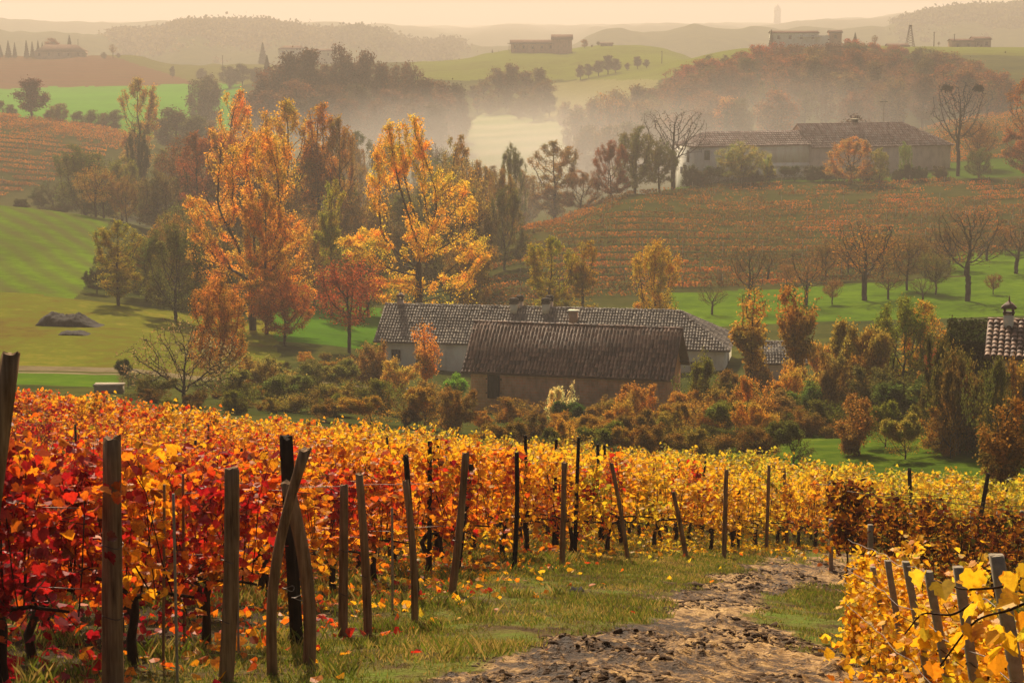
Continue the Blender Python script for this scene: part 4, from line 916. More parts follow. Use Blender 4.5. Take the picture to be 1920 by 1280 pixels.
# the two leafy trees right of the farmhouse and the thicket beyond
T('sprig', 1408, 143, 540, 78, (.46,.24,.04), 'narrow ivy clad tree at the right corner of the farmhouse', 'tree')
T('sprig_b', 1492, 138, 532, 88, (.40,.20,.04), 'ivy clad tree with a forked dark trunk, right of the narrow one', 'tree')
NEARB = [  # px, D, top, w, colour, kind, label
 (1583, 128, 604, 130, (0.425,0.25,0.0438), 'shrub_a', 'big yellow brown bush right of the ivy clad trees'),
 (1560, 122, 660, 110, (0.3,0.18,0.045), 'shrub_c', 'brown bush low in front of the big yellow brown bush'),
 (1690, 130, 560, 140, (0.225,0.24,0.03), 'round_a', 'tall olive green tree in the thicket on the right'),
 (1722, 133, 566, 110, (0.575,0.3,0.0375), 'tall_b', 'orange topped tree behind the olive green one in the thicket'),
 (1762, 124, 660, 80, (0.42,0.0525,0.045), 'shrub_b', 'dark crimson bush in the thicket'),
 (1810, 126, 612, 110, (0.5,0.263,0.0375), 'shrub_d', 'orange brown bush below the ivy covered wall'),
 (1640, 118, 690, 150, (0.135,0.112,0.03), 'shrub_b', 'dark brown bush at the centre of the thicket'),
 (1720, 114, 700, 170, (0.105,0.12,0.027), 'shrub_a', 'dark green bush at the foot of the thicket'),
 (1830, 112, 680, 150, (0.18,0.18,0.03), 'shrub_c', 'olive bush in front of the tiled roof on the right'),
 (1905, 108, 700, 130, (0.195,0.12,0.03), 'shrub_d', 'dark brown bush at the right edge below the tiled roof'),
 (1790, 104, 745, 160, (0.075,0.075,0.0225), 'shrub_b', 'very dark low bush behind the grass strip on the right'),
 (1610, 98, 744, 125, (0.375,0.163,0.0375), 'shrub_d', 'russet bush standing on the grass behind the yellow vines'),
 (1660, 102, 750, 90, (0.24,0.21,0.03), 'shrub_a', 'olive bush right behind the russet one on the grass'),
 (1350, 118, 722, 120, (0.39,0.21,0.045), 'shrub_c', 'brown bush at the corner of the brick barn'),
 (1415, 116, 706, 80, (0.625,0.25,0.0375), 'shrub_d', 'small bush with bright orange tips right of the barn'),
 (1450, 120, 730, 110, (0.33,0.165,0.045), 'shrub_a', 'reddish brown bush right of the one with orange tips'),
 (1505, 122, 716, 110, (0.15,0.195,0.0375), 'shrub_b', 'green brown bush at the foot of the forked ivy clad tree'),
 (1300, 124, 730, 70, (0.575,0.237,0.0375), 'shrub_a', 'orange bush leaning on the gable end of the barn'),
 (1195, 122, 716, 100, (0.55,0.25,0.05), 'shrub_b', 'orange brown bush in front of the right part of the barn wall'),
 (1130, 124, 748, 110, (0.375,0.213,0.0438), 'shrub_c', 'brown bush in front of the middle of the barn wall'),
 (1047, 126, 722, 66, (0.9,0.7,0.325), 'shrub_d', 'small bush with creamy pale tips in front of the barn wall'),
 (1050, 124, 752, 70, (0.075,0.12,0.027), 'shrub_a', 'dark green bush below the creamy one'),
 (975, 124, 744, 100, (0.425,0.213,0.0375), 'shrub_d', 'brown orange bush beside the barn door'),
 (850, 140, 700, 70, (0.24,0.375,0.045), 'shrub_a', 'bright green bush at the left corner of the barn'),
 (798, 146, 606, 54, (0.725,0.3,0.0625), 'sprig', 'slim orange tree against the cream wall of the farmhouse'),
 (748, 150, 672, 80, (0.65,0.4,0.075), 'shrub_b', 'yellow leaved bush against the left end of the farmhouse'),
 (700, 156, 640, 100, (0.36,0.18,0.045), 'shrub_c', 'brown bush at the left end of the farmhouse'),
 (815, 132, 716, 100, (0.36,0.195,0.045), 'shrub_d', 'brown bush between the green bush and the blue car'),
 (640, 150, 672, 120, (0.24,0.195,0.045), 'shrub_a', 'low olive brown bush below the thin red brown tree'),
 (560, 146, 676, 120, (0.225,0.195,0.0525), 'shrub_b', 'low olive bush on the near bank of the creek meadow'),
 (490, 140, 668, 120, (0.375,0.25,0.0625), 'shrub_c', 'pale brown bush below the big orange tree'),
 (430, 128, 690, 120, (0.21,0.195,0.045), 'shrub_d', 'olive bush right of the bare spreading bush'),
 (530, 124, 706, 140, (0.195,0.18,0.045), 'shrub_a', 'low dark olive scrub behind the vines, left of the car'),
 (290, 122, 706, 110, (0.225,0.18,0.045), 'shrub_b', 'low brown scrub at the foot of the bare spreading bush'),
 (620, 122, 716, 140, (0.3,0.195,0.045), 'shrub_c', 'low brown scrub behind the vines below the cream wall'),
 (905, 120, 770, 50, (0.5,0.225,0.0375), 'shrub_b', 'low orange scrub at the left corner of the brick barn'),
 (1260, 116, 756, 110, (0.36,0.21,0.045), 'shrub_a', 'low brown scrub in front of the gable end of the barn'),
]
for (px, D, top, w_, c, k, lb) in NEARB: T(k, px, D, top, w_, c, lb, 'bush')
T('sprig_b', 1876, 66, 752, 120, (.28,.14,.03), 'small brown tree on a dark trunk standing among the yellow vines at the right', 'tree')

# ---- belts of trees further off; look-alikes share a label and a group
# row along the crest of the left hill vineyard
belt([(-14,600,172,64),(20,604,196,40),(92,606,206,44),(112,600,194,30),(145,604,208,40),(172,598,206,34),(196,604,212,44),(214,600,206,34),(330,560,202,72),(365,556,216,50),(306,590,222,46),(350,590,236,56),(390,580,226,60)],
     'misty brown green tree in the row between the left vineyard and the bright green field', 'trees along the left hill', ['far_a','far_b','far_c'], [(.14,.12,.04),(.10,.08,.035),(.17,.10,.04),(.12,.13,.04)], 61)
T('far_b', 60, 596, 148, 74, PURPLE, 'dark purple brown tree standing highest in the row above the left vineyard', 'tree')
T('round_c', 262, 390, 232, 44, (.05,.06,.03), 'small dark evergreen at the right end of the left hill vineyard', 'tree')
# left wood below the ghost house
LW = [(496,640,150,60),(520,640,120,60),(548,640,100,58),(580,636,92,62),(614,640,120,50),(640,640,84,34),(660,636,110,46),(684,640,96,44),(716,636,118,50),(744,634,122,44),(772,640,118,38),(800,636,148,44),(828,640,152,46),(856,636,158,48),(510,610,170,60),(560,606,150,64),(620,606,160,64),(676,604,158,60),(730,606,168,60),(780,604,176,60),(838,606,176,60),(866,600,186,40),(590,590,180,60),(650,588,186,60),(705,586,190,60),(760,586,196,60),(815,586,196,56),(460,620,176,50)]
belt(LW, 'dark brown tree in the misty wood left of the pale valley field', 'wood left of the valley field', ['far_a','far_b','far_b','far_c'], [(.085,.05,.03),(.12,.06,.035),(.06,.05,.03),(.16,.07,.035)], 62)
# spinneys in the middle of the valley
belt([(888,790,160,30),(908,784,150,34),(935,790,128,36),(958,786,120,34),(985,784,134,40),(1012,780,128,42),(1018,740,150,46),(985,730,168,44),(950,736,170,40),(920,732,176,40),(895,740,182,34),(1000,690,178,30),(1030,700,172,26),(972,706,186,26)],
     'hazy tree in the spinney above the pale valley field', 'spinney above the valley field', ['far_a','far_b','far_c'], [(.16,.10,.045),(.12,.09,.04),(.20,.13,.05)], 63)
belt([(1088,880,122,36),(1104,885,120,34),(1122,885,114,30),(1140,885,104,30),(1154,885,110,32),(1176,885,118,26),(1195,885,106,34),(1212,880,112,26)],
     'hazy tree in the short row on the far slope below the ridge', 'row on the far slope', ['far_a','far_b'], [(.10,.08,.04),(.14,.10,.04)], 64)
belt([(1085,560,204,50),(1112,566,184,44),(1140,560,176,50),(1170,566,178,48),(1196,560,190,44),(1100,530,236,50),(1140,524,236,50),(1180,526,230,50),(1215,540,206,44),(1060,640,190,24),(1082,650,196,26),(1160,600,168,44),(1195,600,160,44)],
     'hazy brown tree on the slope between the valley field and the big wood', 'trees right of the valley field', ['far_a','far_b','far_c'], [(.18,.12,.05),(.24,.15,.05),(.12,.10,.05),(.30,.16,.05)], 65)
# the big wood on the right hill
rngw = np.random.default_rng(77); WD = []
for row, (D, n) in enumerate([(545, 17), (575, 18), (605, 19), (635, 19), (665, 18), (690, 17), (715, 15)]):
    for k in range(n):
        f = (k + .5 + rngw.uniform(-.3, .3)) / n; x0_, x1_ = (1205, 1905) if row < 4 else (1235 + (row - 4) * 40, 1880 - (row - 4) * 30)
        px = x0_ + (x1_ - x0_) * f; p_ = at(px, D + rngw.uniform(-8, 8)); g_ = proj(p_.x / p_.y, p_.z / p_.y)[1]
        cap = np.interp(px, [1200, 1260, 1330, 1420, 1520, 1600, 1680, 1760, 1830, 1900], [160, 128, 106, 88, 86, 84, 90, 96, 112, 150])
        top = max(g_ - rngw.uniform(11, 15.5) * FPX / D, cap + rngw.uniform(-4, 16)); WD.append((px, p_.y, top, rngw.uniform(42, 66)))
belt(WD, 'brown autumn tree in the big hazy wood on the right hillside', 'big wood on the right hillside', ['far_a','far_b','far_c','far_a','far_bare'], [(.15,.06,.03),(.11,.055,.03),(.20,.085,.035),(.10,.08,.03),(.17,.10,.035),(.24,.085,.03)], 78)
belt([(1420,700,84,40),(1452,706,80,38),(1385,694,98,40),(1340,680,110,36),(1290,660,122,34),(1600,716,74,40),(1640,716,80,34),(1682,712,86,36)], 'rust red tree along the top edge of the big wood', 'rust red trees at the top of the wood', ['far_a','far_c'], [(.38,.09,.03),(.30,.07,.03)], 79)
T('far_c', 1362, 548, 182, 46, (.46,.20,.06), 'orange tree at the misty left foot of the big wood', 'tree')
T('far_a', 1442, 552, 190, 70, (.34,.16,.06), 'pale orange brown tree at the foot of the big wood behind the farmhouse', 'tree')
# ridge trees and conifers
for (k, px, D, top, w_, c, lb) in [
    ('conifer', 16, 1120, 76, 14, FIR, 'dark fir on the left ridge, second from the picture edge'), ('conifer_b', 28, 1122, 80, 11, FIR, 'narrow dark fir on the left ridge, third from the picture edge'),
    ('conifer', 1, 1120, 84, 12, FIR, 'dark fir on the left ridge at the picture edge'), ('conifer_b', 50, 1120, 76, 11, FIR, 'dark fir just left of the ridge house'),
    ('conifer_b', 61, 1118, 78, 10, FIR, 'narrow fir at the left end of the ridge house'), ('conifer', 72, 1120, 76, 11, FIR, 'fir standing close to the left end of the ridge house'), ('conifer_b', 80, 1122, 80, 9, FIR, 'small fir beside the ridge house roof'),
    ('far_a', 100, 1135, 72, 26, (.20,.05,.03), 'dark red tree behind the ridge house roof'), ('conifer', 131, 1135, 66, 17, FIR, 'tallest dark fir behind the ridge house'),
    ('far_bare', 212, 1110, 83, 24, (.22,.11,.04), 'bare brown tree at the right end of the ridge house garden'), ('far_c', 195, 1112, 98, 30, (.08,.06,.03), 'dark hedge tree right of the ridge house'),
    ('far_c', 222, 1112, 100, 26, (.10,.05,.03), 'dark brown hedge bush at the end of the garden hedge'), ('far_a', 160, 1112, 98, 34, (.09,.08,.03), 'dark garden tree at the right corner of the ridge house'),
    ('far_a', 323, 1000, 124, 9, (.08,.07,.03), 'tiny lone tree in the middle of the ridge field'), ('far_c', 378, 980, 128, 18, (.10,.08,.04), 'round lone bush on the ridge field'),
    ('far_c', 396, 985, 138, 11, (.10,.08,.04), 'small bush right of the round lone bush'),
    ('far_c', 430, 900, 124, 34, (.08,.07,.04), 'dark misty tree left of the two firs on the ridge'), ('far_a', 455, 900, 120, 34, (.08,.07,.04), 'dark misty tree at the foot of the two firs'),
    ('conifer', 493, 1180, 80, 22, (.05,.07,.04), 'tall misty fir by the ghostly house'), ('conifer', 501, 900, 104, 26, FIR, 'dark fir just below the tall misty one'),
    ('far_c', 482, 880, 126, 30, (.06,.05,.03), 'dark bush under the two firs'),
    ('far_c', 378, 700, 150, 50, (.10,.09,.04), 'brown spinney tree on the right side of the bright green field'), ('far_a', 398, 705, 142, 40, (.11,.08,.04), 'brown tree in the hedge right of the bright green field'),
    ('conifer', 923, 1090, 92, 8, FIR, 'tiny fir left of the long villa on the ridge'), ('conifer_b', 935, 1090, 94, 8, FIR, 'tiny bush like fir nearer the long villa'), ('conifer', 953, 1090, 92, 7, FIR, 'tiny fir at the left corner of the long villa'),
    ('far_c', 1042, 1060, 90, 24, (.07,.08,.03), 'dark tree in front of the right part of the ridge villa'), ('far_c', 1060, 1058, 94, 22, (.06,.07,.03), 'dark round tree at the right corner of the ridge villa'),
    ('far_a', 1096, 1070, 74, 20, (.30,.14,.05), 'small orange tree right of the ridge villa'), ('far_c', 1122, 1070, 78, 12, (.10,.09,.03), 'tiny tree by the shed on the ridge'), ('far_c', 1110, 1068, 84, 24, (.14,.13,.04), 'low olive tree right of the ridge villa'),
    ('conifer_b', 1446, 842, 56, 16, (.05,.06,.03), 'dark tree at the left corner of the flat roofed house'), ('conifer', 1603, 838, 61, 20, (.04,.06,.02), 'dark fir right of the little tower house'),
    ('far_a', 1590, 836, 72, 34, (.34,.06,.03), 'deep red tree below the fir on the right ridge'), ('far_bare', 1640, 836, 66, 20, (.2,.09,.03), 'bare tree on the ridge right of the fir'),
    ('far_c', 1840, 846, 84, 32, (.08,.07,.03), 'dark tree at the right end of the low barn on the ridge'), ('far_bare', 1760, 850, 78, 14, (.12,.08,.03), 'small bare tree left of the low barn on the ridge'),
    ('far_c', 1885, 800, 96, 40, (.10,.11,.03), 'olive tree on the ridge slope at the right')]:
    nm = 'fir_tree' if 'conifer' in k and 'fir' in lb else ('bush' if 'bush' in lb else 'tree')
    T(k, px, D, top, w_, c, lb, nm, 'fir tree' if nm == 'fir_tree' else nm)
# woods on the far hills, where no single tree can be told from the next
def far_wood(name, label, px0, px1, D, n, seed, col):
    rng = np.random.default_rng(seed); a = rng.uniform((px0 - 960) / FPX, (px1 - 960) / FPX, n); Y = D + rng.normal(0, 90, n); Z = land(a, Y)
    u = rng.normal(0, 1, (n, 26, 3)) * (4.5, 4.5, 1.9) * rng.uniform(.6, 1.4, (n, 1, 1)); P = np.stack([a * Y, Y, Z + 2], 1)[:, None] + u
    P = P.reshape(-1, 3); V, F, r = quads_np(P, 3.4, rng)
    o = mesh_np(name, V, [F], CROWNM, None, {'rnd': ('FACE', r)}); o.color = (col[0]*.45, col[1]*.45, col[2]*.45, 1)
    tag(o, label, 'wood', None, 'stuff')
far_wood('far_woodland', 'faint woodland on the mist covered hump of hill above the left fields', 225, 640, 1960, 1500, 5, (.22,.16,.06))
far_wood('distant_woodland', 'faint misty woodland along the low far ridge left of the villa', 640, 860, 1950, 600, 6, (.16,.14,.06))
far_wood('right_far_woodland', 'faint misty woodland on the far hill at the top right', 1680, 1960, 2020, 1000, 7, (.18,.16,.06))
# ================================================================ BUILDINGS
def tile_mat(name, stops, moss=.35):
    m, nt, out = new_mat(name); P = objc(nt); rn = attr(nt, 'rnd')
    n1 = noise(nt, P, .55, 4, .65); n2 = noise(nt, P, 9, 3)
    t = math_(nt, 'ADD', math_(nt, 'MULTIPLY', rn, .62), math_(nt, 'MULTIPLY', n1, .4))
    col = ramp(nt, t, stops)
    col = mixc(nt, ramp(nt, n1, [(.58, 0.), (.72, moss)]), col, (.035,.035,.02))
    col = mixc(nt, 1.0, col, ramp(nt, n2, [(.3, (.6,.6,.6)), (.7, (1.1,1.1,1.1))]), 'MULTIPLY')
    princ(nt, out, col, .75, bump(nt, n2, .4, .01), .3); return m
TILE = tile_mat('old_roof_tile', [(.15, (.06,.034,.022)), (.4, (.15,.075,.045)), (.6, (.25,.12,.065)), (.78, (.34,.19,.11)), (.92, (.42,.30,.19))])
TILE2 = tile_mat('pale_roof_tile', [(.15, (.07,.055,.045)), (.4, (.16,.12,.09)), (.6, (.27,.20,.14)), (.8, (.40,.32,.22)), (.92, (.48,.40,.29))], .2)
TILE3 = tile_mat('hill_roof_tile', [(.15, (.16,.09,.065)), (.5, (.32,.18,.13)), (.85, (.46,.34,.26))], .2)
def plaster_mat(name, c, d):
    m, nt, out = new_mat(name); P = objc(nt)
    n1 = noise(nt, scalev(nt, P, (1, 1, .45)), .9, 5, .65); n2 = noise(nt, P, 14, 3)
    col = ramp(nt, math_(nt, 'ADD', math_(nt, 'MULTIPLY', n1, .8), math_(nt, 'MULTIPLY', n2, .2)), [(.32, d), (.5, c), (.75, tuple(min(.8, x * 1.15) for x in c))])
    princ(nt, out, col, .9, bump(nt, n2, .4, .01), .0); return m
CREAM = plaster_mat('cream_plaster', (.76,.66,.46), (.56,.46,.30)); CREAM2 = plaster_mat('lit_or_pale_plaster', (.78,.70,.52), (.66,.56,.38)); WHITEP = plaster_mat('white_plaster', (.78,.74,.64), (.62,.56,.46)); BROWNP = plaster_mat('brown_plaster', (.58,.44,.33), (.42,.30,.22))  # CREAM2 doubles as the sunlit tone of CREAM on the long farmhouse
PINKP = plaster_mat('pink_plaster', (.46,.24,.14), (.30,.15,.09))
def brick_mat():
    m, nt, out = new_mat('orange_block_wall'); P = objc(nt)
    sx = N(nt, 'ShaderNodeSeparateXYZ'); nt.links.new(P, sx.inputs[0]); cx = N(nt, 'ShaderNodeCombineXYZ')
    nt.links.new(math_(nt, 'ADD', sx.outputs[0], sx.outputs[1]), cx.inputs[0]); nt.links.new(sx.outputs[2], cx.inputs[1])
    b = N(nt, 'ShaderNodeTexBrick'); nt.links.new(cx.outputs[0], b.inputs['Vector']); b.inputs['Scale'].default_value = 1
    b.inputs['Brick Width'].default_value = .38; b.inputs['Row Height'].default_value = .2; b.inputs['Mortar Size'].default_value = .016
    b.inputs['Color1'].default_value = (.78,.35,.20,1); b.inputs['Color2'].default_value = (.80,.42,.26,1); b.inputs['Mortar'].default_value = (.78,.50,.34,1)
    n1 = noise(nt, P, .7, 5, .7)
    col = mixc(nt, ramp(nt, n1, [(.42, 0.), (.62, .65)]), b.outputs[0], (.46,.26,.17))
    col = mixc(nt, 1.0, col, ramp(nt, noise(nt, scalev(nt, P, (1, 1, .3)), 2.5, 4, .6), [(.3, (.75,.73,.7)), (.55, (1.,1.,1.))]), 'MULTIPLY')
    princ(nt, out, col, .9, bump(nt, b.outputs[1], .5, .01), .0); return m
BRICK = brick_mat()
WOODD = bark_mat('dark_wood', [(.3, (.02,.014,.010)), (.6, (.055,.04,.03)), (.85, (.10,.075,.055))], 12, (1, 1, .1), .01)
GLASSD, _nt, _o = new_mat('dark_window'); princ(_nt, _o, (.03,.032,.035), .15, None, .5)
SHUT, _nt, _o = new_mat('green_shutter'); princ(_nt, _o, ramp(_nt, noise(_nt, objc(_nt), 6), [(.3, (.05,.10,.085)), (.7, (.09,.16,.13))]), .6)
FARROOF, _nt, _o = new_mat('far_roof'); princ(_nt, _o, ramp(_nt, noise(_nt, objc(_nt), .8), [(.3, (.10,.06,.045)), (.7, (.17,.10,.07))]), 1.0, None, 0)
DULLM, _nt, _o = new_mat('far_wall'); princ(_nt, _o, ramp(_nt, noise(_nt, objc(_nt), .4), [(.3, (.26,.17,.11)), (.7, (.40,.27,.18))]), .9, None, 0)
def tiles(mb, O, E, U, Lx, tmax, colw=.2, roww=.36, seed=0, thick=.055):
    """rows of half-round tiles on a roof plane: O eave corner, E along the eave, U up the slope, tmax(x) slope length there"""
    rng = np.random.default_rng(seed); O, E, U = (np.array(v, float) for v in (O, E, U)); Nn = np.cross(E, U)
    an = np.linspace(0, math.pi, 5); n = int(Lx / colw)
    Vs = []; Fs = []; Rs = []; c = 0
    q = np.arange(4); base = np.stack([q, q + 1, q + 6, q + 5], 1)
    colr = rng.random(n)
    for i in range(n):
        x = (i + .5) * Lx / n; tm = tmax(x); k = int(tm / roww)
        for j in range(k + 1):
            t0 = j * roww; t1 = min(t0 + roww * 1.12, tm)
            if t1 - t0 < .06: continue
            jx, jn, jr = rng.normal(0, .009), rng.normal(0, .012), rng.normal(0, .012)
            for (t, lift, r) in ((t0 + rng.normal(0, .012), .055, colw * .49), (t1, .006, colw * .39)):
                xx = x + jx + (jr * (t - t0)) + np.cos(an) * r; zz = np.sin(an) * r * .8 + lift + jn
                Vs.append(O + np.outer(xx, E) + t * U + np.outer(zz + .035*math.sin(i*.11 + seed)*math.sin(t*1.1) + .02*math.sin(i*.037*seed), Nn))
            Fs.append(base + c); c += 10; Rs += [.85 * rng.random() + .15 * colr[i]] * 4
    mb.V.append(np.concatenate(Vs)); mb.F.setdefault(4, []).append(np.concatenate(Fs) + mb.n); mb.R.setdefault(4, []).append(np.array(Rs)); mb.n += c
def slab(mb, pts, th=.10):
    """a roof plane with thickness from its corner points (counter-clockwise seen from above)"""
    P = np.array(pts, float); nn = np.cross(P[1] - P[0], P[2] - P[0]); nn /= np.linalg.norm(nn); B = P - nn * th; k = len(P)
    mb.add(np.concatenate([P, B]), [np.arange(k)[None], np.arange(2*k - 1, k - 1, -1)[None], np.array([(i, i + k, (i+1) % k + k, (i+1) % k) for i in range(k)])], .3)
def ridge_caps(mb, A, B, r=.13, ln=.4, seed=0):
    rng = np.random.default_rng(seed); A = np.array(A, float); B = np.array(B, float); L = np.linalg.norm(B - A); n = max(1, int(L / ln))
    for i in range(n):
        a = A + (B - A) * i / n; b = A + (B - A) * (i + 1.12) / n
        mb.tube([a + (0, 0, .02 + rng.normal(0, .01)), b + (0, 0, rng.normal(0, .01))], [r, r * .85], 8)
def gable_roof(parent, L, W, he, rise, ov=(.6, .55), ovf=.45, mat=None, hipL=0, hipR=0, seed=1, tile=True, colw=.2, roww=.36):
    """roof part over a box L x W whose walls end at height he; ridge along x"""
    mb = MB(); x0, x1 = -ov[0], L + ov[1]; k = rise / (W / 2); y0, y1 = -ovf, W + ovf; ze = he - k * ovf; zr = he + rise; ym = W / 2
    rl, rr = x0 + hipL, x1 - hipR
    A, B, C, D_ = (x0, y0, ze), (x1, y0, ze), (rr, ym, zr), (rl, ym, zr)
    slab(mb, [A, B, C, D_]); slab(mb, [(x1, y1, ze), (x0, y1, ze), D_, C])
    if hipR: slab(mb, [B, (x1, y1, ze), C])
    if hipL: slab(mb, [(x0, y1, ze), A, D_])
    if tile:
        U = np.array((0, ym - y0, zr - ze)); sl = np.linalg.norm(U); U = U / sl
        def tm(x, hl=hipL, hr=hipR, LL=x1 - x0): return sl * min(1, x / hl if hl else 1, (LL - x) / hr if hr else 1)
        tiles(mb, A, (1, 0, 0), U, x1 - x0, tm, colw, roww, seed)
        U2 = np.array((0, -(y1 - ym), zr - ze)); U2 = U2 / np.linalg.norm(U2)
        tiles(mb, (x1, y1, ze), (-1, 0, 0), U2, x1 - x0, lambda x: tm(x1 - x0 - x), colw, roww, seed + 1)
        if hipR:
            d = np.array((-(hipR), 0, zr - ze)); s2 = np.linalg.norm(d); Wd = y1 - y0
            tiles(mb, B, (0, 1, 0), d / s2, Wd, lambda x: s2 * min(1, x / (Wd / 2), (Wd - x) / (Wd / 2)), colw, roww, seed + 2)
            ridge_caps(mb, B, C, .12, .4, seed); ridge_caps(mb, (x1, y1, ze), C, .12, .4, seed)
        if hipL:
            d = np.array(((hipL), 0, zr - ze)); s2 = np.linalg.norm(d); Wd = y1 - y0
            tiles(mb, (x0, y1, ze), (0, -1, 0), d / s2, Wd, lambda x: s2 * min(1, x / (Wd / 2), (Wd - x) / (Wd / 2)), colw, roww, seed + 3)
            ridge_caps(mb, A, D_, .12, .4, seed)
        ridge_caps(mb, D_, C, .14, .42, seed)
    return mb.build('roof', mat or TILE, parent)
def gable_walls(parent, L, W, he, rise, mat, hip=False, hipL=False, depth=1.6, name='wall'):
    """walls from below the ground up; gable triangles where the roof is not hipped"""
    mb = MB(); z0 = -depth
    V = [(0,0,z0),(L,0,z0),(L,W,z0),(0,W,z0),(0,0,he-.05),(L,0,he-.05),(L,W,he-.05),(0,W,he-.05)]
    F4 = [(0,1,5,4),(2,3,7,6),(0,3,2,1)]
    F5 = []
    if hip: F4.append((1,2,6,5)); F4.append((4,5,6,7))
    else: V.append((L, W/2, he + rise - .14)); F5.append((1,2,6,8,5))
    if hipL: F4.append((3,0,4,7))
    else: V.append((0, W/2, he + rise - .14)); F5.append((3,0,4,len(V)-1,7))
    mb.add(V, [np.array(F4)] + ([np.array(F5)] if F5 else []))
    return mb.build(name, mat, parent)
def window(parent, x, y, z, w_, h_, face='f', name='window', mat=GLASSD, frame=True, fm=None):
    t = .05; mb = MB()
    c = (x, y - .012, z) if face == 'f' else (x, y, z); d = (w_, t, h_) if face == 'f' else (t, w_, h_)
    mb.box(c, d); o = mb.build(name, mat, parent)
    if frame:
        f = MB(); b = .07
        for (dx, dz, ww, hh) in ((0, h_/2 + b/2, w_ + 2*b, b), (0, -h_/2 - b/2, w_ + 2*b, b), (-w_/2 - b/2, 0, b, h_), (w_/2 + b/2, 0, b, h_)):
            if face == 'f': f.box((x + dx, y - .03, z + dz), (ww, .08, hh))
            else: f.box((x, y + dx, z + dz), (.08, ww, hh))
        f.build('frame', fm or WOODD, o)
    return o
def chimney(parent, x, y, z0, z1, w_, mat, cap='slab', name='chimney', d=None):
    mb = MB(); d = d or w_; mb.box((x, y, (z0 + z1)/2), (w_, d, z1 - z0)); o = mb.build(name, mat, parent)
    c = MB()
    if cap == 'pot':
        c.box((x, y, z1 + .05), (w_*1.25, d*1.25, .1)); 
        for q in (-1, 1):
            for p_ in (-1, 1): c.box((x + q*w_*.45, y + p_*d*.45, z1 + .2), (.1, .1, .22))
        c.box((x, y, z1 + .2), (w_*.6, d*.6, .2)); c.box((x, y, z1 + .36), (w_*1.3, d*1.3, .1)); c.box((x, y, z1 + .45), (w_*1.0, d*1.0, .09))
    elif cap == 'roof':
        for q in (-1, 1):
            for p_ in (-1, 1): c.box((x + q*w_*.4, y + p_*d*.4, z1 + .18), (.12, .12, .36))
        c.box((x, y, z1 + .1), (w_*1.15, d*1.15, .07))
        slab(c, [(x - w_*.75, y - d*.75, z1 + .36), (x + w_*.75, y - d*.75, z1 + .36), (x, y, z1 + .74)], .05); slab(c, [(x + w_*.75, y - d*.75, z1 + .36), (x + w_*.75, y + d*.75, z1 + .36), (x, y, z1 + .74)], .05)
        slab(c, [(x + w_*.75, y + d*.75, z1 + .36), (x - w_*.75, y + d*.75, z1 + .36), (x, y, z1 + .74)], .05); slab(c, [(x - w_*.75, y + d*.75, z1 + .36), (x - w_*.75, y - d*.75, z1 + .36), (x, y, z1 + .74)], .05)
        c.tube([(x, y, z1 + .68), (x, y, z1 + .95)], [.06, .02], 6)
    else: c.box((x, y, z1 + .04), (w_*1.35, d*1.35, .08))
    c.build('chimney_cap', {'slab': CREAM2, 'pot': WOODD, 'roof': TILE}[cap], o); return o
def up(X, Y, py): return zat(py, Y) 
# ---- brick barn
zb = gz(-2.9, 141.5)
barn = empty('brick_barn', (-2.88, 141.5, -26.3), R(-14)); tag(barn, 'brick barn with a dark tiled gable roof and a plank door, just behind the vines', 'barn')
he = zat(703, 139.8) + 26.3 + .30; rise = zat(607, 143.3) + 26.3 - he - .08
gable_walls(barn, 13.75, 6.6, he, rise, BRICK)
gable_roof(barn, 13.75, 6.6, he, rise, (.62, .62), .42, TILE, seed=11, colw=.25, roww=.40)
dr = window(barn, 1.65, 0, he - 1.30, .74, 1.55, name='door', mat=WOODD)
mbh_ = MB()
for zz in (-.5, .5):
    for q in (-1, 1): mbh_.box((1.65 + q*.52, -.02, he - 1.3 + zz), (.08, .06, .1))
mbh_.build('hinge', WOODD, dr)
mbb = MB()
for i in range(24): mbb.box((.2 + i*.58, -.22, he - .16), (.10, .42, .12))
for q in (.05, .95): mbb.box((14.05, 6.6*q, he - .05), (.6, .14, .14))
mbb.box((14.05, 3.3, he + rise - .24), (.6, .14, .14)); mbb.build('rafter', WOODD, barn)
window(barn, 13.76, 3.2, he - 1.0, .28, .5, 's', frame=False)
# ---- long farmhouse
fz = -31.1
farm = empty('farmhouse', (-11.9, 187, fz), R(-10)); tag(farm, 'long cream farmhouse with a hipped tile roof and several chimneys behind the brick barn', 'farmhouse')
heF = zat(641, 186.6) - fz + .25; riF = zat(573, 190.5) - fz - heF
gable_walls(farm, 31.4, 9, heF, riF, CREAM, hip=True)
gable_roof(farm, 31.4, 9, heF, riF, (.85, .55), .45, TILE2, hipR=4.9, seed=21, colw=.27, roww=.42)
mb = MB(); mb.box((8.0, -.03, heF/2 - .85), (4.0, .06, heF + 1.4)); mb.build('lit_or_pale_panel', CREAM2, farm)  # stretch of front wall coloured paler, as if lit
mb = MB(); mb.box((31.43, 4.5, heF/2 - .8), (.06, 9.0, heF + 1.4)); mb.build('lit_or_pale_panel', CREAM2, farm)  # right end wall coloured paler for the light falling on it
window(farm, 3.55, 0, heF - 1.65, .72, 1.5, name='door', mat=WOODD)
window(farm, 28.9, 0, heF - 1.9, .8, .9); window(farm, 1.2, 0, heF - 1.5, .7, .9); window(farm, 31.46, 4.4, heF - 1.6, .8, 1.0, 's')
mbb = MB()
for i in range(44): mbb.box((.2 + i*.71, -.2, heF - .20), (.10, .46, .12))
mbb.build('rafter', WOODD, farm)
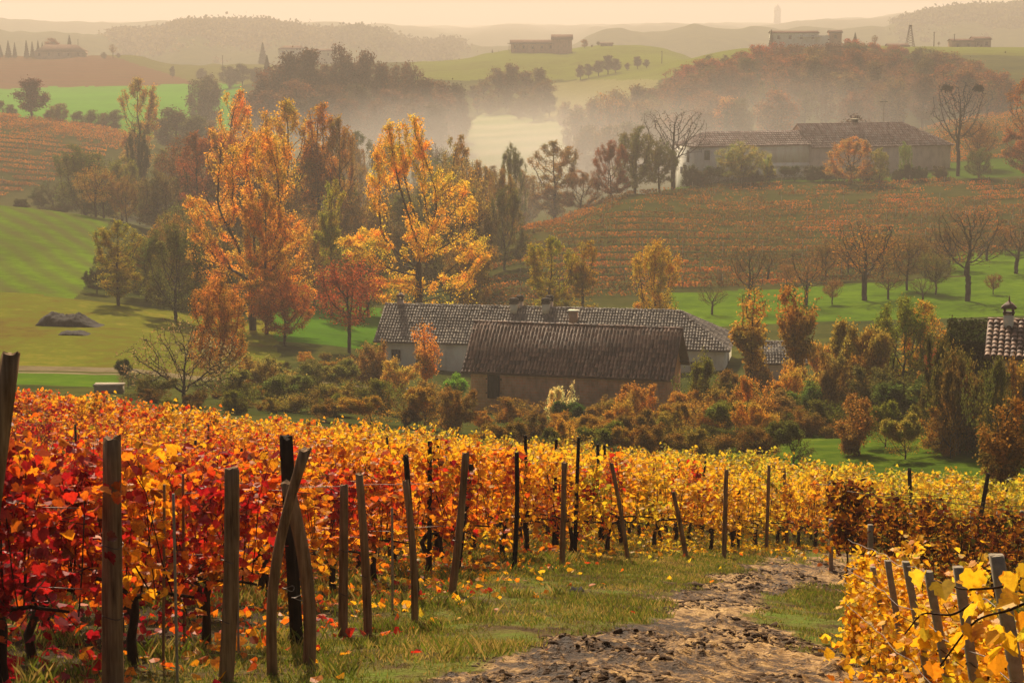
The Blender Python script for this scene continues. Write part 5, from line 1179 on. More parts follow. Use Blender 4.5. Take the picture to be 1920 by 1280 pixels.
def fx(px, yl):      # local x on the farmhouse for a photo column at local depth yl
    best = min(np.linspace(-1, 32, 700), key=lambda x: abs(proj(*(lambda X, Y: (X / Y, -.14))(-11.9 + x*math.cos(R(10)) + yl*math.sin(R(10)), 187 - x*math.sin(R(10)) + yl*math.cos(R(10))))[0] - px)); return float(best)
kF = riF / 4.5
for (px, yl, top, wd, cp, mt) in ((963, 3.9, 561, .62, 'pot', CREAM), (975, 5.3, 556, .56, 'pot', BROWNP), (1023, 3.9, 561, .62, 'pot', CREAM), (1031, 5.3, 556, .56, 'pot', BROWNP), (1075, 2.6, 583, .72, 'slab', PINKP), (751, 4.6, 556, .5, 'roof', BROWNP)):
    x = fx(px, yl); Yc = 187 - x*math.sin(R(10)) + yl*math.cos(R(10)); z1 = zat(top, Yc) - fz - (.4 if cp == 'pot' else 0) - (.3 if cp == 'roof' else 0)
    chimney(farm, x, yl, heF + kF*min(yl, 9 - yl) - .3, z1, wd, mt, cp)
# ---- small tiled outbuilding right of the farmhouse
p = at(1423, 168); sh = empty('tiled_shed', (p.x, p.y, p.z), R(-6)); tag(sh, 'small shed with a pale tiled roof between the farmhouse and the thicket', 'shed')
hs = zat(676, 168) - p.z; rs = zat(641, 170) - p.z - hs
gable_walls(sh, 3.6, 4, hs, rs, BROWNP); gable_roof(sh, 3.6, 4, hs, rs, (.4, .4), .35, TILE2, seed=31, colw=.24)
# ---- the roof at the right edge
p = at(1838, 101); rh = empty('village_house', (p.x, p.y - 2.0, p.z), R(-15)); tag(rh, 'house with a dark tiled roof and a capped chimney at the right picture edge', 'house')
hr = zat(664, 98.5) - p.z; rr_ = zat(603, 101.6) - p.z - hr
gable_walls(rh, 9, 6.4, hr, rr_, BROWNP); gable_roof(rh, 9, 6.4, hr, rr_, (.4, .5), .45, TILE, seed=41, colw=.30, roww=.42)
chimney(rh, .62, 2.7, hr + rr_ - .8, hr + rr_ + .38, .50, CREAM, 'roof')
window(rh, 3, 0, hr - 1.5, .9, 1.2)
p = at(1772, 107); iv = empty('ivy_clad_house', (p.x, p.y - 2.0, p.z), R(-13)); tag(iv, 'low building smothered in dark ivy left of the house with the capped chimney', 'building')
hi = zat(640, 105) - p.z; ri = zat(606, 107.5) - p.z - hi
gable_walls(iv, 2.7, 4.6, hi, ri, WOODD); gable_roof(iv, 2.7, 4.6, hi, ri, (.3, .3), .3, TILE, seed=42, colw=.28)
rngi = np.random.default_rng(9); n = 5200
q = np.stack([rngi.uniform(-.5, 3.1, n), rngi.uniform(-.6, 2.3, n), np.zeros(n)], 1); q[:, 2] = hi + ri * np.clip(q[:, 1] / 2.3, -.3, 1) + rngi.normal(.1, .14, n)
q2 = np.stack([rngi.uniform(-.4, 3.0, n), rngi.normal(-.2, .12, n), rngi.uniform(0, 1, n) * hi], 1); q3 = np.stack([rngi.normal(-.25, .12, n), rngi.uniform(-.3, 4.8, n), rngi.uniform(0, 1, n) * (hi + .6)], 1); q2 = np.concatenate([q2, q3])
Vv, Ff, rr2 = quads_np(np.concatenate([q, q2]), .17, rngi); iy = mesh_np('ivy', Vv, [Ff], CROWNM, iv, {'rnd': ('FACE', rr2)}); iy.color = (.035,.045,.015,1)
# ---- long farmhouse on the hill
hz0 = -28.9
hf = empty('hilltop_farmhouse', (36.1, 403, hz0), R(20)); tag(hf, 'long two part hilltop farmhouse with white left end and mottled tile roof', 'farmhouse')
h1 = zat(276, 403.5) - hz0 + .3; r1 = zat(249, 407.5) - hz0 - h1
gable_walls(hf, 25, 9, h1, r1, WHITEP, hip=True, hipL=True, depth=3); gable_roof(hf, 25, 9, h1, r1, (.6, .3), .5, TILE3, hipL=4.2, seed=51, colw=.5, roww=.8)
w2 = empty_off = None
wg = MB(); h2 = h1 - .6
V2 = gable_walls(hf, 32, 12.5, h2, 4.2, BROWNP, hip=True, depth=3); V2.location = (25.2, -.8, 0)
rf2 = gable_roof(hf, 32, 12.5, h2, 4.2, (.3, .6), .5, TILE3, hipR=8.5, seed=52, colw=.5, roww=.8); rf2.location = (25.2, -.8, 0.02)
mb = MB(); mb.box((19.2, -.04, h1 - 2.0), (11.4, .08, 3.4)); mb.build('lit_or_pale_panel', CREAM2, hf)
mb = MB(); mb.box((19.2, -.10, h1 - 4.3), (11.6, .2, .7)); mb.build('ledge', WHITEP, hf)
window(hf, 2.4, 0, h1 - 1.9, 1.0, 1.7, mat=SHUT); window(hf, 2.4, 0, h1 - 5.3, .8, 1.2)
window(hf, -.02, 3.6, h1 - 2.3, 1.0, 2.2, 's'); window(hf, -.02, 6.6, h1 - 5.2, .9, 1.2, 's'); window(hf, 7.5, 0, h1 - 1.9, .9, 1.5, mat=SHUT)
window(hf, 37, -.8, h2 - 1.3, 3.2, .5, frame=False); window(hf, 46, -.8, h2 - 2.0, 1.2, 1.2)
chimney(hf, 38.5, 5.9, h2 + 3.8, h2 + 5.0, 1.0, WOODD, 'slab')
# ---- small far buildings
def far_house(px0, px1, ptop, peave, D, depth, label, name, roofm, wallm, blocks=None, yaw=0, flat=False, wins=3):
    p = at((px0 + px1)/2, D); Lx = (px1 - px0)/FPX*D; r = empty(name, (p.x, p.y, p.z), R(yaw)); he_ = zat(peave, D) - p.z; ri_ = max(.25, zat(ptop, D) - p.z - he_)
    wob = gable_walls(r, Lx, depth, he_, ri_, wallm, hip=flat, hipL=flat, depth=6); wob.location = (-Lx/2, -depth/2, 0)
    ro = gable_roof(r, Lx, depth, he_, ri_, (.5, .5), .5, roofm, tile=False, hipL=(Lx*.2 if flat else 0), hipR=(Lx*.2 if flat else 0)); ro.location = (-Lx/2, -depth/2, 0)
    for i in range(wins):
        o = window(r, Lx*((i + .5)/wins - .5), -depth/2, he_ - 1.8, 1.1, 1.5, frame=False)
    tag(r, label, name.split('_')[-1]); return r, Lx, he_, depth
r, Lx, he_, dp = far_house(958, 1040, 75, 82, 1055, 10, 'long low villa with orange roof on the central ridge', 'ridge_villa', FARROOF, PINKP, wins=5)
mb = MB(); Lt = 36/FPX*1055; zt = zat(74, 1055) - r.location.z; zt2 = zat(65, 1055) - r.location.z; cx_ = (1053 - 999)/FPX*1055
mb.box((cx_, -1, zt/2 - 3), (Lt, 11, zt + 6)); mb.build('wing', PINKP, r); mb = MB(); slab(mb, [(cx_ - Lt*.56, -7.2, zt), (cx_ + Lt*.56, -7.2, zt), (cx_ + Lt*.56, -1, zt2), (cx_ - Lt*.56, -1, zt2)], .2); slab(mb, [(cx_ + Lt*.56, 5.2, zt), (cx_ - Lt*.56, 5.2, zt), (cx_ - Lt*.56, -1, zt2), (cx_ + Lt*.56, -1, zt2)], .2); mb.build('roof', FARROOF, r)
mb = MB()
for i in range(4): mb.box((-Lx/2 - .8 + i*1.5, -6.6, he_/2 - 1), (.25, .25, he_ + 2))
mb.box((-Lx/2 + 1.5, -6, he_ + .1), (6.5, 2.4, .25)); mb.build('porch', TILE3, r)
far_house(1126, 1148, 80, 82, 1060, 5, 'tiny dark shed on the ridge right of the villa', 'ridge_shed', FARROOF, DULLM, wins=1)
r, Lx, he_, dp = far_house(1446, 1530, 58, 62, 848, 12, 'pale flat roofed house on the right ridge above the wood', 'ridge_house', FARROOF, WHITEP, wins=4)
mb = MB(); mb.box((Lx/2 + 1.8, -2, he_ - 5), (5, 9, 8)); mb.build('annex', CREAM, r); mb = MB(); mb.box((Lx*.28, -6.6, he_ - 1.6), (Lx*.5, 1.4, .3)); mb.build('balcony', WHITEP, r)
far_house(1554, 1576, 57, 61, 846, 5, 'small pigeon tower house on the right ridge', 'tower_house', FARROOF, PINKP, wins=1)
far_house(1664, 1700, 82, 87, 842, 9, 'low reddish barn half hidden by the wood on the right ridge', 'ridge_barn', FARROOF, DULLM, wins=1)
far_house(1782, 1822, 73, 77, 850, 9, 'low dark barn on the right ridge, left half of a pair', 'ridge_barn', FARROOF, DULLM, wins=2)
far_house(1822, 1853, 69, 74, 854, 9, 'taller dark barn on the right ridge, right half of a pair', 'ridge_barn', FARROOF, DULLM, wins=2)
far_house(70, 160, 84, 96, 1122, 12, 'dark low house with a wide roof among firs on the left ridge', 'ridge_house', FARROOF, DULLM, flat=True, wins=5)
r_, Lx, he_, dp = far_house(525, 572, 86, 92, 1168, 12, 'ghostly pale house in the mist behind the left wood', 'misty_house', FARROOF, CREAM, flat=True, wins=3)
far_house(573, 626, 92, 96, 1170, 10, 'ghostly long outbuilding in the mist beside the pale house', 'misty_outbuilding', FARROOF, CREAM, wins=3)
p = at(1457, 3600); mb = MB(); hh_ = zat(12, 3600) - p.z; mb.box((0, 0, hh_/2 - 4), (11, 11, hh_ - 8)); mb.box((0, 0, hh_ - 6), (12, 12, 4), taper=.9); mb.tube([(0, 0, hh_ - 4), (0, 0, hh_ + 4)], [6, .3], 4); o = mb.build('bell_tower', CREAM, None, loc=p); tag(o, 'faint church tower lost in mist above the flat roofed house', 'tower')

# ================================================================ POLES, CAR, HEAP
def pole(px, D, ytop, label, name='utility_pole', r=.13, arms=1, pylon=False):
    p = at(px, D); h = zat(ytop, D) - p.z; mb = MB(); e = empty(name, p)
    if pylon:
        for q in ((-1, -1), (1, -1), (1, 1), (-1, 1)): mb.tube([(q[0]*1.6, q[1]*1.6, 0), (q[0]*.25, q[1]*.25, h)], .12, 4)
        for i in range(9):
            z = h*i/9; s = 1.6 - 1.35*i/9; z2 = h*(i+1)/9; s2 = 1.6 - 1.35*(i+1)/9
            mb.tube([(-s, -s, z), (s2, -s2, z2)], .07, 4); mb.tube([(s, -s, z), (-s2, -s2, z2)], .07, 4)
        mb.build('lattice', WOODD, e); m2 = MB(); m2.box((0, 0, h - .6), (1.4, .5, .9)); m2.build('antenna', CONC, e)
    else:
        mb.tube([(0, 0, -.3), (0, 0, h*.5), (0, 0, h)], [r, r*.85, r*.7], 8); mb.build('pole', CONC if arms > 1 else WOODD, e)
        m2 = MB(); m2.box((0, 0, h - .35), (1.7 if arms > 1 else .9, .12, .12)); m2.box((0, 0, h - .1), (.1, .1, .3)); m2.build('crossarm', WOODD, e)
    tag(e, label, name.split('_')[-1])
pole(1654, 440, 188, 'utility pole with a crossarm behind the hilltop farmhouse', arms=2)
pole(418, 985, 104, 'thin utility pole on the left ridge field', r=.2)
pole(1706, 846, 47, 'lattice radio mast on the right ridge', 'radio_mast', pylon=True)
pole(1751, 850, 60, 'slim pole on the right ridge between the mast and the barns', r=.2)
pole(147, 1130, 74, 'thin pole right of the tallest fir on the left ridge', r=.2)
pole(1241, 900, 96, 'thin pole on the far slope left of the big wood', r=.2)
pole(1789, 846, 64, 'short pole at the left end of the paired barns', r=.2)
# bird nests in the bare tree
for (px, py, lb) in ((1775, 166, 'dark bird nest on the left side of the bare treetop'), (1834, 166, 'dark bird nest on the right side of the bare treetop')):
    rng = np.random.default_rng(px); P = rng.normal(0, 1, (220, 3)) * (.42, .42, .30); V, F, r = quads_np(P, .55, rng)
    X = (px - 960)/FPX*402*.995; o = mesh_np('bird_nest', V, [F], WOODD, None, {'rnd': ('FACE', r)}, loc=(X, 402, zat(py, 402))); tag(o, lb, 'nest')
# manure heap on the meadow
def heap(px0, px1, D, py_top, label, name, mat, seed, depth=2.4):
    rng = np.random.default_rng(seed); p = at((px0 + px1)/2, D); L = (px1 - px0)/FPX*D; H = zat(py_top, D) - p.z
    nx, ny = 90, 30; x, y = np.meshgrid(np.linspace(-L/2, L/2, nx), np.linspace(-depth, depth, ny), indexing='ij')
    u = x/(L/2); env = np.clip(1 - np.abs(y/depth)**2, 0, 1)**.4 * np.clip(np.interp(u, [-1, -.85, -.6, -.35, 0, .2, .45, .7, 1], [0, .6, .92, .8, .84, .95, .6, .22, 0]), 0, 1)
    z = H * env * (.62 + .4*fbm(x*1.1 + 50, y*1.1, 3, seed) + .35*fbm(x*4, y*4, 3, seed + 9)) - .1; z = np.where(env < .01, -.35, z)
    V = np.stack([x, y + (fbm(x*1.5, y, 3, 4) - .5)*.5, z], -1).reshape(-1, 3)
    V[:, 2] += np.array([gz(p.x + a_, p.y + b_) for a_, b_ in V[:, :2]]) - p.z
    i, j = np.meshgrid(np.arange(nx-1), np.arange(ny-1), indexing='ij'); k = (i*ny + j).ravel(); F = np.stack([k, k+ny, k+ny+1, k+1], 1)
    return tag(mesh_np(name, V, [F], mat, loc=p, smooth=True), label, 'heap')
EARTH = bark_mat('dark_earth', [(.3, (.006,.004,.003)), (.55, (.018,.011,.007)), (.8, (.05,.03,.018))], 9, (1, 1, 1), .03)
heap(72, 200, 193, 584, 'long dark manure heap lying on the dry meadow', 'manure_heap', EARTH, 4)
heap(110, 178, 184, 617, 'thin dark streak of earth in front of the manure heap', 'earth_streak', EARTH, 5, 1.4)
# dark blue covers glimpsed behind the scrub
BLUE, _nt, _o = new_mat('blue_tarpaulin'); princ(_nt, _o, ramp(_nt, noise(_nt, objc(_nt), 3), [(.35, (.006,.016,.06)), (.65, (.015,.04,.13))]), .6, None, .2)
heap(732, 784, 153, 722, 'dark blue tarpaulin over a low stack in front of the cream farmhouse', 'tarpaulin', BLUE, 14, 1.0)['category'] = 'tarpaulin'
heap(644, 692, 144, 737, 'dark blue tarpaulin seen as a strip above the scrub, left of the other', 'tarpaulin', BLUE, 15, 1.0)['category'] = 'tarpaulin'
p = at(205, 126); mb = MB(); mb.box((0, 0, .25), (1.75, .9, .5), taper=.97); mb.box((0, 0, .54), (1.85, 1.0, .09)); o = mb.build('concrete_trough', CONC, None, loc=p); tag(o, 'pale concrete block at the right end of the lawn strip behind the vines', 'trough')
# ================================================================ POSTS, STAKES, WIRES
def post(b, t, D, wpx, label, mat=POSTM, name='wooden_post', bend=0.0, square=False, ties=0, group=None, knob=0):
    """post whose foot shows at pixel b and head at pixel t, at distance D"""
    a0, z0 = ray(*b); a1, z1 = ray(*t); P0 = np.array([a0*D, D, z0*D]); P1 = np.array([a1*D, D, z1*D]); g = gz(P0[0], D)
    d = P1 - P0
    if P0[2] > g - .15: P0 = P0 - d / max(.2, d[2]) * (P0[2] - g + .2)
    r = wpx / FPX * D / 2; n = 12; rng = np.random.default_rng(int(b[0]*7 + t[1])); e = empty(name, tuple(P0)); L = P1 - P0
    s = np.linspace(0, 1, n)[:, None]; C = L * s + np.array([bend, 0, 0]) * np.sin(s*math.pi) * r*2
    mb = MB()
    if square:
        k = 12; an = np.arange(k)/k*2*math.pi + .26; pr = np.stack([np.sign(np.cos(an))*np.abs(np.cos(an))**.45, np.sign(np.sin(an))*np.abs(np.sin(an))**.45], 1) * r*.95
    else: k = 14; an = np.arange(k)/k*2*math.pi; pr = np.stack([np.cos(an), np.sin(an)], 1) * r
    V = []; ph = rng.uniform(0, 6, 3)
    for i in range(n):
        w_ = 1.0 if square else (1 + .07*np.sin(an*2 + ph[0] + i*.25) + .05*np.sin(an*5 + ph[1] - i*.1) + rng.normal(0, .018, k)) * (1.06 - .13*i/n + (knob*.25 if i == n-1 else 0))
        V.append(np.stack([pr[:, 0]*w_, pr[:, 1]*w_, rng.normal(0, .0 if i < n-1 else (.05*r if square else .22*r), k)], 1) + C[i])
    V = np.concatenate(V); j = np.arange(k); jn = (j+1) % k
    Q = np.concatenate([np.stack([i*k + j, i*k + jn, (i+1)*k + jn, (i+1)*k + j], 1) for i in range(n-1)])
    ctr = C[-1] + (0, 0, r*.04 if square else -.1*r); V = np.concatenate([V, ctr[None]]); T3 = np.stack([(n-1)*k + j, (n-1)*k + jn, np.full(k, n*k)], 1)
    o = mesh_np('shaft', V, [T3, Q], mat, e, {'rnd': ('FACE', np.zeros(len(Q) + k))}, smooth=True)
    o.data.polygons.foreach_set('use_smooth', np.concatenate([np.zeros(k, bool), np.ones(len(Q), bool)]))
    for q in range(ties):
        f = .30 + .5*(q + .3)/ties; c = L*f; m2 = MB(); a2 = np.linspace(0, 2*math.pi, 17); rr = r*1.10
        m2.tube(np.stack([c[0] + np.cos(a2)*rr, c[1] + np.sin(a2)*rr, c[2] + .012*np.sin(a2*2) + 0*a2], 1), .0032 if D < 20 else .006, 4); m2.build('wire_tie', WIRE, e)
    cat_ = 'post' if 'post' in name else 'stake'
    return tag(e, label, cat_, group)
bd = lambda px, py: base_D(px, min(py, 1279), 9, 60)
PL = [
 ((-14, 940), (20, 662), 9.0, 37, 'thick weathered post cut off by the left picture edge', POSTM, 0, 1),
 ((212, 1300), (210, 821), 13.2, 38, 'thickest weathered post, blackened top, near the left corner of the vineyard', POSTM, 0, 2),
 ((421, 1300), (434, 878), 13.6, 28, 'straight barked post second from the left among the thick end posts', POSTM, .2, 2),
 ((519, 1275), (573, 842), 14.0, 21, 'crooked post crossing in front of its neighbour, forked top', POSTM, -1.4, 1),
 ((572, 1240), (538, 905), 14.8, 25, 'pale leaning post crossed by the crooked one', POSTM, .8, 1),
 ((541, 912), (536, 818), 16.2, 26, 'short black post top sticking out of the red vines', POSTDARK, 0, 0),
 ((643, 1192), (645, 908), None, 17, 'reddish barkless post with a flat top, straight upright', POSTM, 0, 2),
 ((689, 1188), (673, 888), None, 15.5, 'grey post with a long crack leaning left next to the reddish one', POSTM, .2, 1),
 ((775, 1165), (760, 901), None, 13, 'slim leaning post in front of a darker one with a black top', POSTM, .5, 1),
 ((781, 1120), (761, 854), None, 12, 'dark post with a black top just behind the slim leaning one', POSTDARK, 0, 0),
 ((846, 1112), (873, 849), None, 15, 'post leaning right where the grassy verge begins', POSTM, .2, 1),
 ((858, 1068), (884, 870), None, 10, 'thin dark post close behind the one leaning right', POSTDARK, 0, 0),
 ((962, 1070), (969, 848), None, 9.5, 'tall slim upright dark post standing clear of the vines', POSTDARK, .4, 0),
 ((1054, 1062), (1058, 867), None, 10.5, 'upright post with a thicker head above two earth mounds', POSTM, 0, 0),
 ((1176, 1048), (1146, 868), None, 8.5, 'pale post leaning left beside a red patch of leaves', POSTM, .3, 0),
 ((1286, 1046), (1262, 922), None, 9, 'short grey post leaning left under a clump of leaves', POSTM, .2, 0),
 ((1357, 1050), (1362, 880), None, 8.5, 'upright post whose shadow falls across the bend of the track', POSTM, 0, 0),
 ((1384, 1032), (1386, 918), None, 6, 'thin black post right of the upright one at the bend', POSTDARK, 0, 0),
 ((1437, 1030), (1442, 872), None, 7, 'brown post among the orange yellow vines past the bend', POSTM, 0, 0),
 ((1476, 1024), (1470, 878), None, 7, 'brown post right next to the end of the grassy verge', POSTM, 0, 0),
 ((1521, 1012), (1510, 935), None, 6, 'short leaning post low in the vines at the corner of the plot', POSTDARK, 0, 0),
 ((1573, 985), (1556, 906), None, 8, 'dark leaning post left of the white topped concrete stake', POSTDARK, 0, 0),
 ((1708, 965), (1705, 878), None, 8, 'dark upright post among the yellow vines on the right', POSTDARK, 0, 0),
 ((1838, 972), (1853, 887), None, 8, 'dark post leaning right beside the small brown tree', POSTDARK, 0, 0)]
for (b, t, D, w_, lb, m_, bend, ties) in PL:
    post(b, t, D or min(bd(*b), 50), w_, lb, m_, bend=bend, ties=ties, knob=1 if 'thicker head' in lb or 'forked' in lb else 0)
CP_ = [((1558, 1150), (1558, 973), 33.5, 8.5, 'white topped concrete post standing alone at the end of the dark red row', 0),
 ((1633, 1200), (1632, 983), 27.5, 10.5, 'concrete post above the leaves at the end of the second dark row', 0),
 ((1637, 1100), (1637, 966), 34, 7, 'concrete post just visible behind the one above the leaves', 0),
 ((1708, 1080), (1707, 962), 35, 7, 'small concrete post top below the dark upright post', 0), ((1767, 1080), (1767, 959), 35.4, 7, 'small concrete post top, second in the dark red row', 0),
 ((1822, 1080), (1822, 958), 36, 7.5, 'small concrete post top below the post leaning right', 0), ((1872, 1080), (1872, 958), 36.5, 7.5, 'small concrete post top under the small brown tree', 0), ((1916, 1080), (1916, 957), 37, 7, 'small concrete post top at the right picture edge', 0)]
for (b, t, D, w_, lb, ti) in CP_: post(b, t, D, w_, lb, CONC, name='concrete_post', square=True, ties=ti)
for (b, t, D, w_, lb) in [((1684, 1300), (1636, 1062), 15.5, 11, 'thinnest leaning concrete post, leftmost of the six in the yellow row'),
 ((1706, 1300), (1664, 1050), 13.6, 13, 'leaning concrete post, second from the left in the yellow row'),
 ((1745, 1300), (1698, 1052), 11.8, 15, 'leaning concrete post, third from the left in the yellow row'),
 ((1782, 1300), (1740, 1070), 10.4, 17.5, 'leaning concrete post half hidden by green leaves, fourth in the yellow row'),
 ((1832, 1310), (1796, 1062), 9.0, 20.5, 'leaning concrete post with a leaf resting on its top, second largest'),
 ((1915, 1320), (1868, 1040), 7.4, 29, 'largest concrete post with a flat pale top in the near right corner')]:
    post(b, t, D, w_, lb, CONC, name='concrete_post', square=True, ties=3)
for (b, t, D, w_, lb) in [((333, 1290), (325, 925), 13.4, 5.5, 'pale thin metal rod standing between the two thickest posts'),
 ((306, 1290), (308, 908), 14.5, 5.5, 'thin dark stake just left of the pale metal rod'), ((346, 1240), (343, 888), 16.5, 5, 'thin wooden stake right behind the pale rod'),
 ((736, 1152), (735, 952), 19.5, 4.5, 'thin stake between the cracked post and the slim leaning one'), ((447, 1200), (444, 930), 15.6, 4.5, 'thin stake close behind the straight barked post')]:
    post(b, t, D, w_, lb, POSTM if 'wooden' in lb or 'dark' in lb else CONC, name='thin_stake', square='metal' in lb)
# stakes inside the rows, barely showing above the leaves
rs_ = np.random.default_rng(21); k = 0; STK = None
for (X, Y, z, px, r) in vines:
    if Y > 17 and rs_.random() < .05 and k < 26:
        k += 1
        if STK is None:
            STK = empty('row_stake', (0, 0, 0)); mb = MB(); mb.tube([(0, 0, -.2), (.01, .01, .9), (0, .02, 2.0)], [.034, .032, .028], 7); mb.build('shaft', POSTDARK, STK); m2 = MB(); a2 = np.linspace(0, 6.283, 9); m2.tube(np.stack([np.cos(a2)*.034, np.sin(a2)*.034, 1.5 + 0*a2], 1), .004, 4); m2.build('wire_tie', WIRE, STK); e = STK
        else: e = copy_tree(STK)
        e.location = (X, Y, z); e.rotation_euler = (rs_.normal(0, .05), rs_.normal(0, .06), rs_.uniform(0, 6)); e.scale = (1, 1, rs_.uniform(.82, .95))
        tag(e, 'dark wooden stake poking just above the leaves inside the big vineyard', 'stake', 'stakes inside the vine rows')
# trellis wires
def wire(P, Q, label, sag=.03, r=.0022, grp=None):
    P = np.array(P, float); Q = np.array(Q, float); n = 24; t = np.linspace(0, 1, n)[:, None]; C = P + (Q - P)*t
    C[:, 2] = np.array([gz(c[0], c[1]) for c in C]) + (P[2]*(1 - t[:, 0]) + Q[2]*t[:, 0]) - sag*np.sin(t[:, 0]*math.pi*4)**2
    mb = MB(); mb.tube(C, r, 4); o = mb.build('trellis_wire', WIRE); return tag(o, label, 'wire', grp)
for i, h in enumerate((.55, .85, 1.1)):
    wire((1.75, 5.6, h), (2.78, 16.5, h), ['lowest wire along the leaning concrete posts of the yellow row', 'middle wire along the leaning concrete posts of the yellow row', 'top wire along the leaning concrete posts of the yellow row'][i], r=.0025)
wire((4.6, 27.5, 1.45), (11.5, 28.9, 1.45), 'pale wire above the second dark red row', r=.005); wire((5.1, 33.6, 1.5), (15, 36.8, 1.5), 'wire on the farthest dark red row', r=.005)
for i in range(7):
    a0 = o0 + RNRM*RSP*i; cs_ = np.linspace(-12, 30, 800); ps_ = a0 + RDIR*cs_[:, None]; st = ps_[np.argmax(ps_[:, 0] < end_line(ps_[:, 1]) - .1)]
    for h in (.72, 1.25): wire((st[0] + .1, st[1], h), (st[0] + RDIR[0]*9, st[1] + RDIR[1]*9, h), 'thin wire strung through a front row of the big vineyard', r=.003, grp='wires of the front rows')

# long loose shoots in front of the near concrete posts, with big leaves
def shoot(pts, D, label, seed, lv):
    rng = np.random.default_rng(seed); C = np.array([(ray(*p)[0]*D, D + dy, ray(*p)[1]*D) for p, dy in pts]); t = np.linspace(0, 1, len(C)); tt = np.linspace(0, 1, 20)
    C2 = np.stack([np.interp(tt, t, C[:, i]) for i in range(3)], 1); C2 = np.stack([pchip(t, C[:, i], tt) for i in range(3)], 1)
    e = empty('grape_shoot', tuple(C2[0])); mb = MB(); mb.tube(C2 - C2[0], np.linspace(.0048, .0026, 20), 6); mb.build('cane', VBARK, e)
    P = C2[rng.integers(0, 20, lv)] - C2[0] + rng.normal(0, 1, (lv, 3))*(.05, .05, .05) + (0, 0, -.02)
    V, F, r = leaves_np(P, .056, rng, _half, droop=1.0); mesh_np('foliage', V, [F], YVM, e, {'rnd': ('FACE', r)}); return tag(e, label, 'grape shoot')
shoot([((1960, 1062), 0), ((1905, 1092), 0), ((1830, 1122), .1), ((1790, 1140), .3)], 5.6, 'brown shoot with big yellow leaves crossing the largest concrete post, upper of two', 3, 16)
shoot([((1960, 1118), 0), ((1900, 1140), 0), ((1850, 1180), .1), ((1790, 1290), .2)], 5.4, 'brown shoot curving down across the concrete posts, lower of two', 4, 18)
shoot([((1840, 1120), 0), ((1790, 1150), 0), ((1745, 1165), .1), ((1718, 1220), .2)], 6.6, 'shoot with pale green leaves hanging between the middle concrete posts', 5, 10)
# trailing vine and the small dark sapling at the head of the yellow row
rng = np.random.default_rng(6); e = empty('trailing_vine', (ray(1640, 1040)[0]*17.6, 17.6, ray(1640, 1040)[1]*17.6)); n = 520
tq = rng.random(n); P = np.stack([(-.10 - .09*tq + .02*np.sin(tq*9)) + rng.normal(0, .045, n), rng.normal(0, .1, n), -tq*.92 + rng.normal(0, .03, n)], 1); V, F, r = leaves_np(P, .055, rng, _halfS, droop=1.0)
mesh_np('foliage', V, [F], YVM, e, {'rnd': ('FACE', r)}); mb = MB(); mb.tube([(0, 0, .05), (-.1, 0, -.1), (-.16, 0, -.5), (-.19, 0, -.95)], .006, 5); mb.build('cane', VBARK, e); tag(e, 'small leaved green and yellow vine trailing down to the mud at the yellow row', 'vine')
rng = np.random.default_rng(16); px_, D_ = 1590, 31.0; p = at(1586, 31); e = empty('young_vine', p); mb = MB(); mb.tube([(0, 0, -.05), (.02, 0, .35), (-.02, 0, .8), (.03, 0, 1.3)], [.016, .014, .012, .006], 6); mb.tube([(0, 0, .4), (.16, 0, .8)], .006, 4); mb.tube([(0, 0, .45), (-.14, 0, .85)], .006, 4); mb.build('trunk', VBARK, e)
P = np.stack([rng.normal(0, .16, 420), rng.normal(0, .16, 420), rng.uniform(.55, 1.6, 420)], 1); V, F, r = leaves_np(P, .10, rng, _halfS); mesh_np('foliage', V, [F], DVM, e, {'rnd': ('FACE', r)}); tag(e, 'young dark vine with a thin bare stem right of the lone concrete post', 'young vine')

# ================================================================ GRASS, LEAVES, CLODS
def grass_mat():
    m, nt, out = new_mat('grass_blade'); P = posn(nt); rn = attr(nt, 'rnd')
    t = math_(nt, 'ADD', math_(nt, 'MULTIPLY', noise(nt, P, .55, 4, .6), 1.0), math_(nt, 'MULTIPLY', rn, .42))
    col = ramp(nt, t, [(.42, (.20,.12,.035)), (.56, (.08,.095,.010)), (.68, (.13,.17,.012)), (.78, (.24,.20,.028)), (.92, (.42,.27,.07))])
    leafy(nt, out, col, .45, gloss=.02); return m
GRASSM = grass_mat()
def grass(name, n, D0, D1, px0, px1, hgt_, seed, keep, label):
    rng = np.random.default_rng(seed); D = np.sqrt(rng.random(n)*(D1**2 - D0**2) + D0**2); a = rng.uniform((px0-960)/FPX, (px1-960)/FPX, n)
    X = a*D; md = mudmask(a, D); pt = fbm(X*.7, D*.7, 3, 33); kp = keep(a, D, md, pt, rng) ; X, D, a, pt = X[kp], D[kp], a[kp], pt[kp]; n = len(X); Z = ground(a, D)
    k = 5; th = rng.uniform(0, 6.283, (n, k)); h = hgt_*rng.uniform(.35, 1.3, (n, k))*(.5 + pt[:, None]); w_ = (.0026 + .00012*D)[:, None]*rng.uniform(.7, 1.4, (n, k)); ln = h*rng.uniform(.15, .8, (n, k))
    bx = X[:, None] + rng.normal(0, .035, (n, k)); by = D[:, None] + rng.normal(0, .035, (n, k)); bz = Z[:, None] - .01 + 0*bx
    ct, st = np.cos(th), np.sin(th); ph = rng.uniform(0, 6.283, (n, k)); cp, sp = np.cos(ph), np.sin(ph)
    V = np.stack([np.stack([bx - ct*w_, by - st*w_, bz], -1), np.stack([bx + ct*w_, by + st*w_, bz], -1), np.stack([bx + cp*ln*.45 + ct*w_*.6, by + sp*ln*.45 + st*w_*.6, bz + h*.62], -1), np.stack([bx + cp*ln, by + sp*ln, bz + h], -1)], 2).reshape(-1, 3)
    F = np.arange(len(V)).reshape(-1, 4); o = mesh_np(name, V, [F], GRASSM, None, {'rnd': ('FACE', rng.random(len(F)))}); return tag(o, label, 'grass', None, 'stuff')
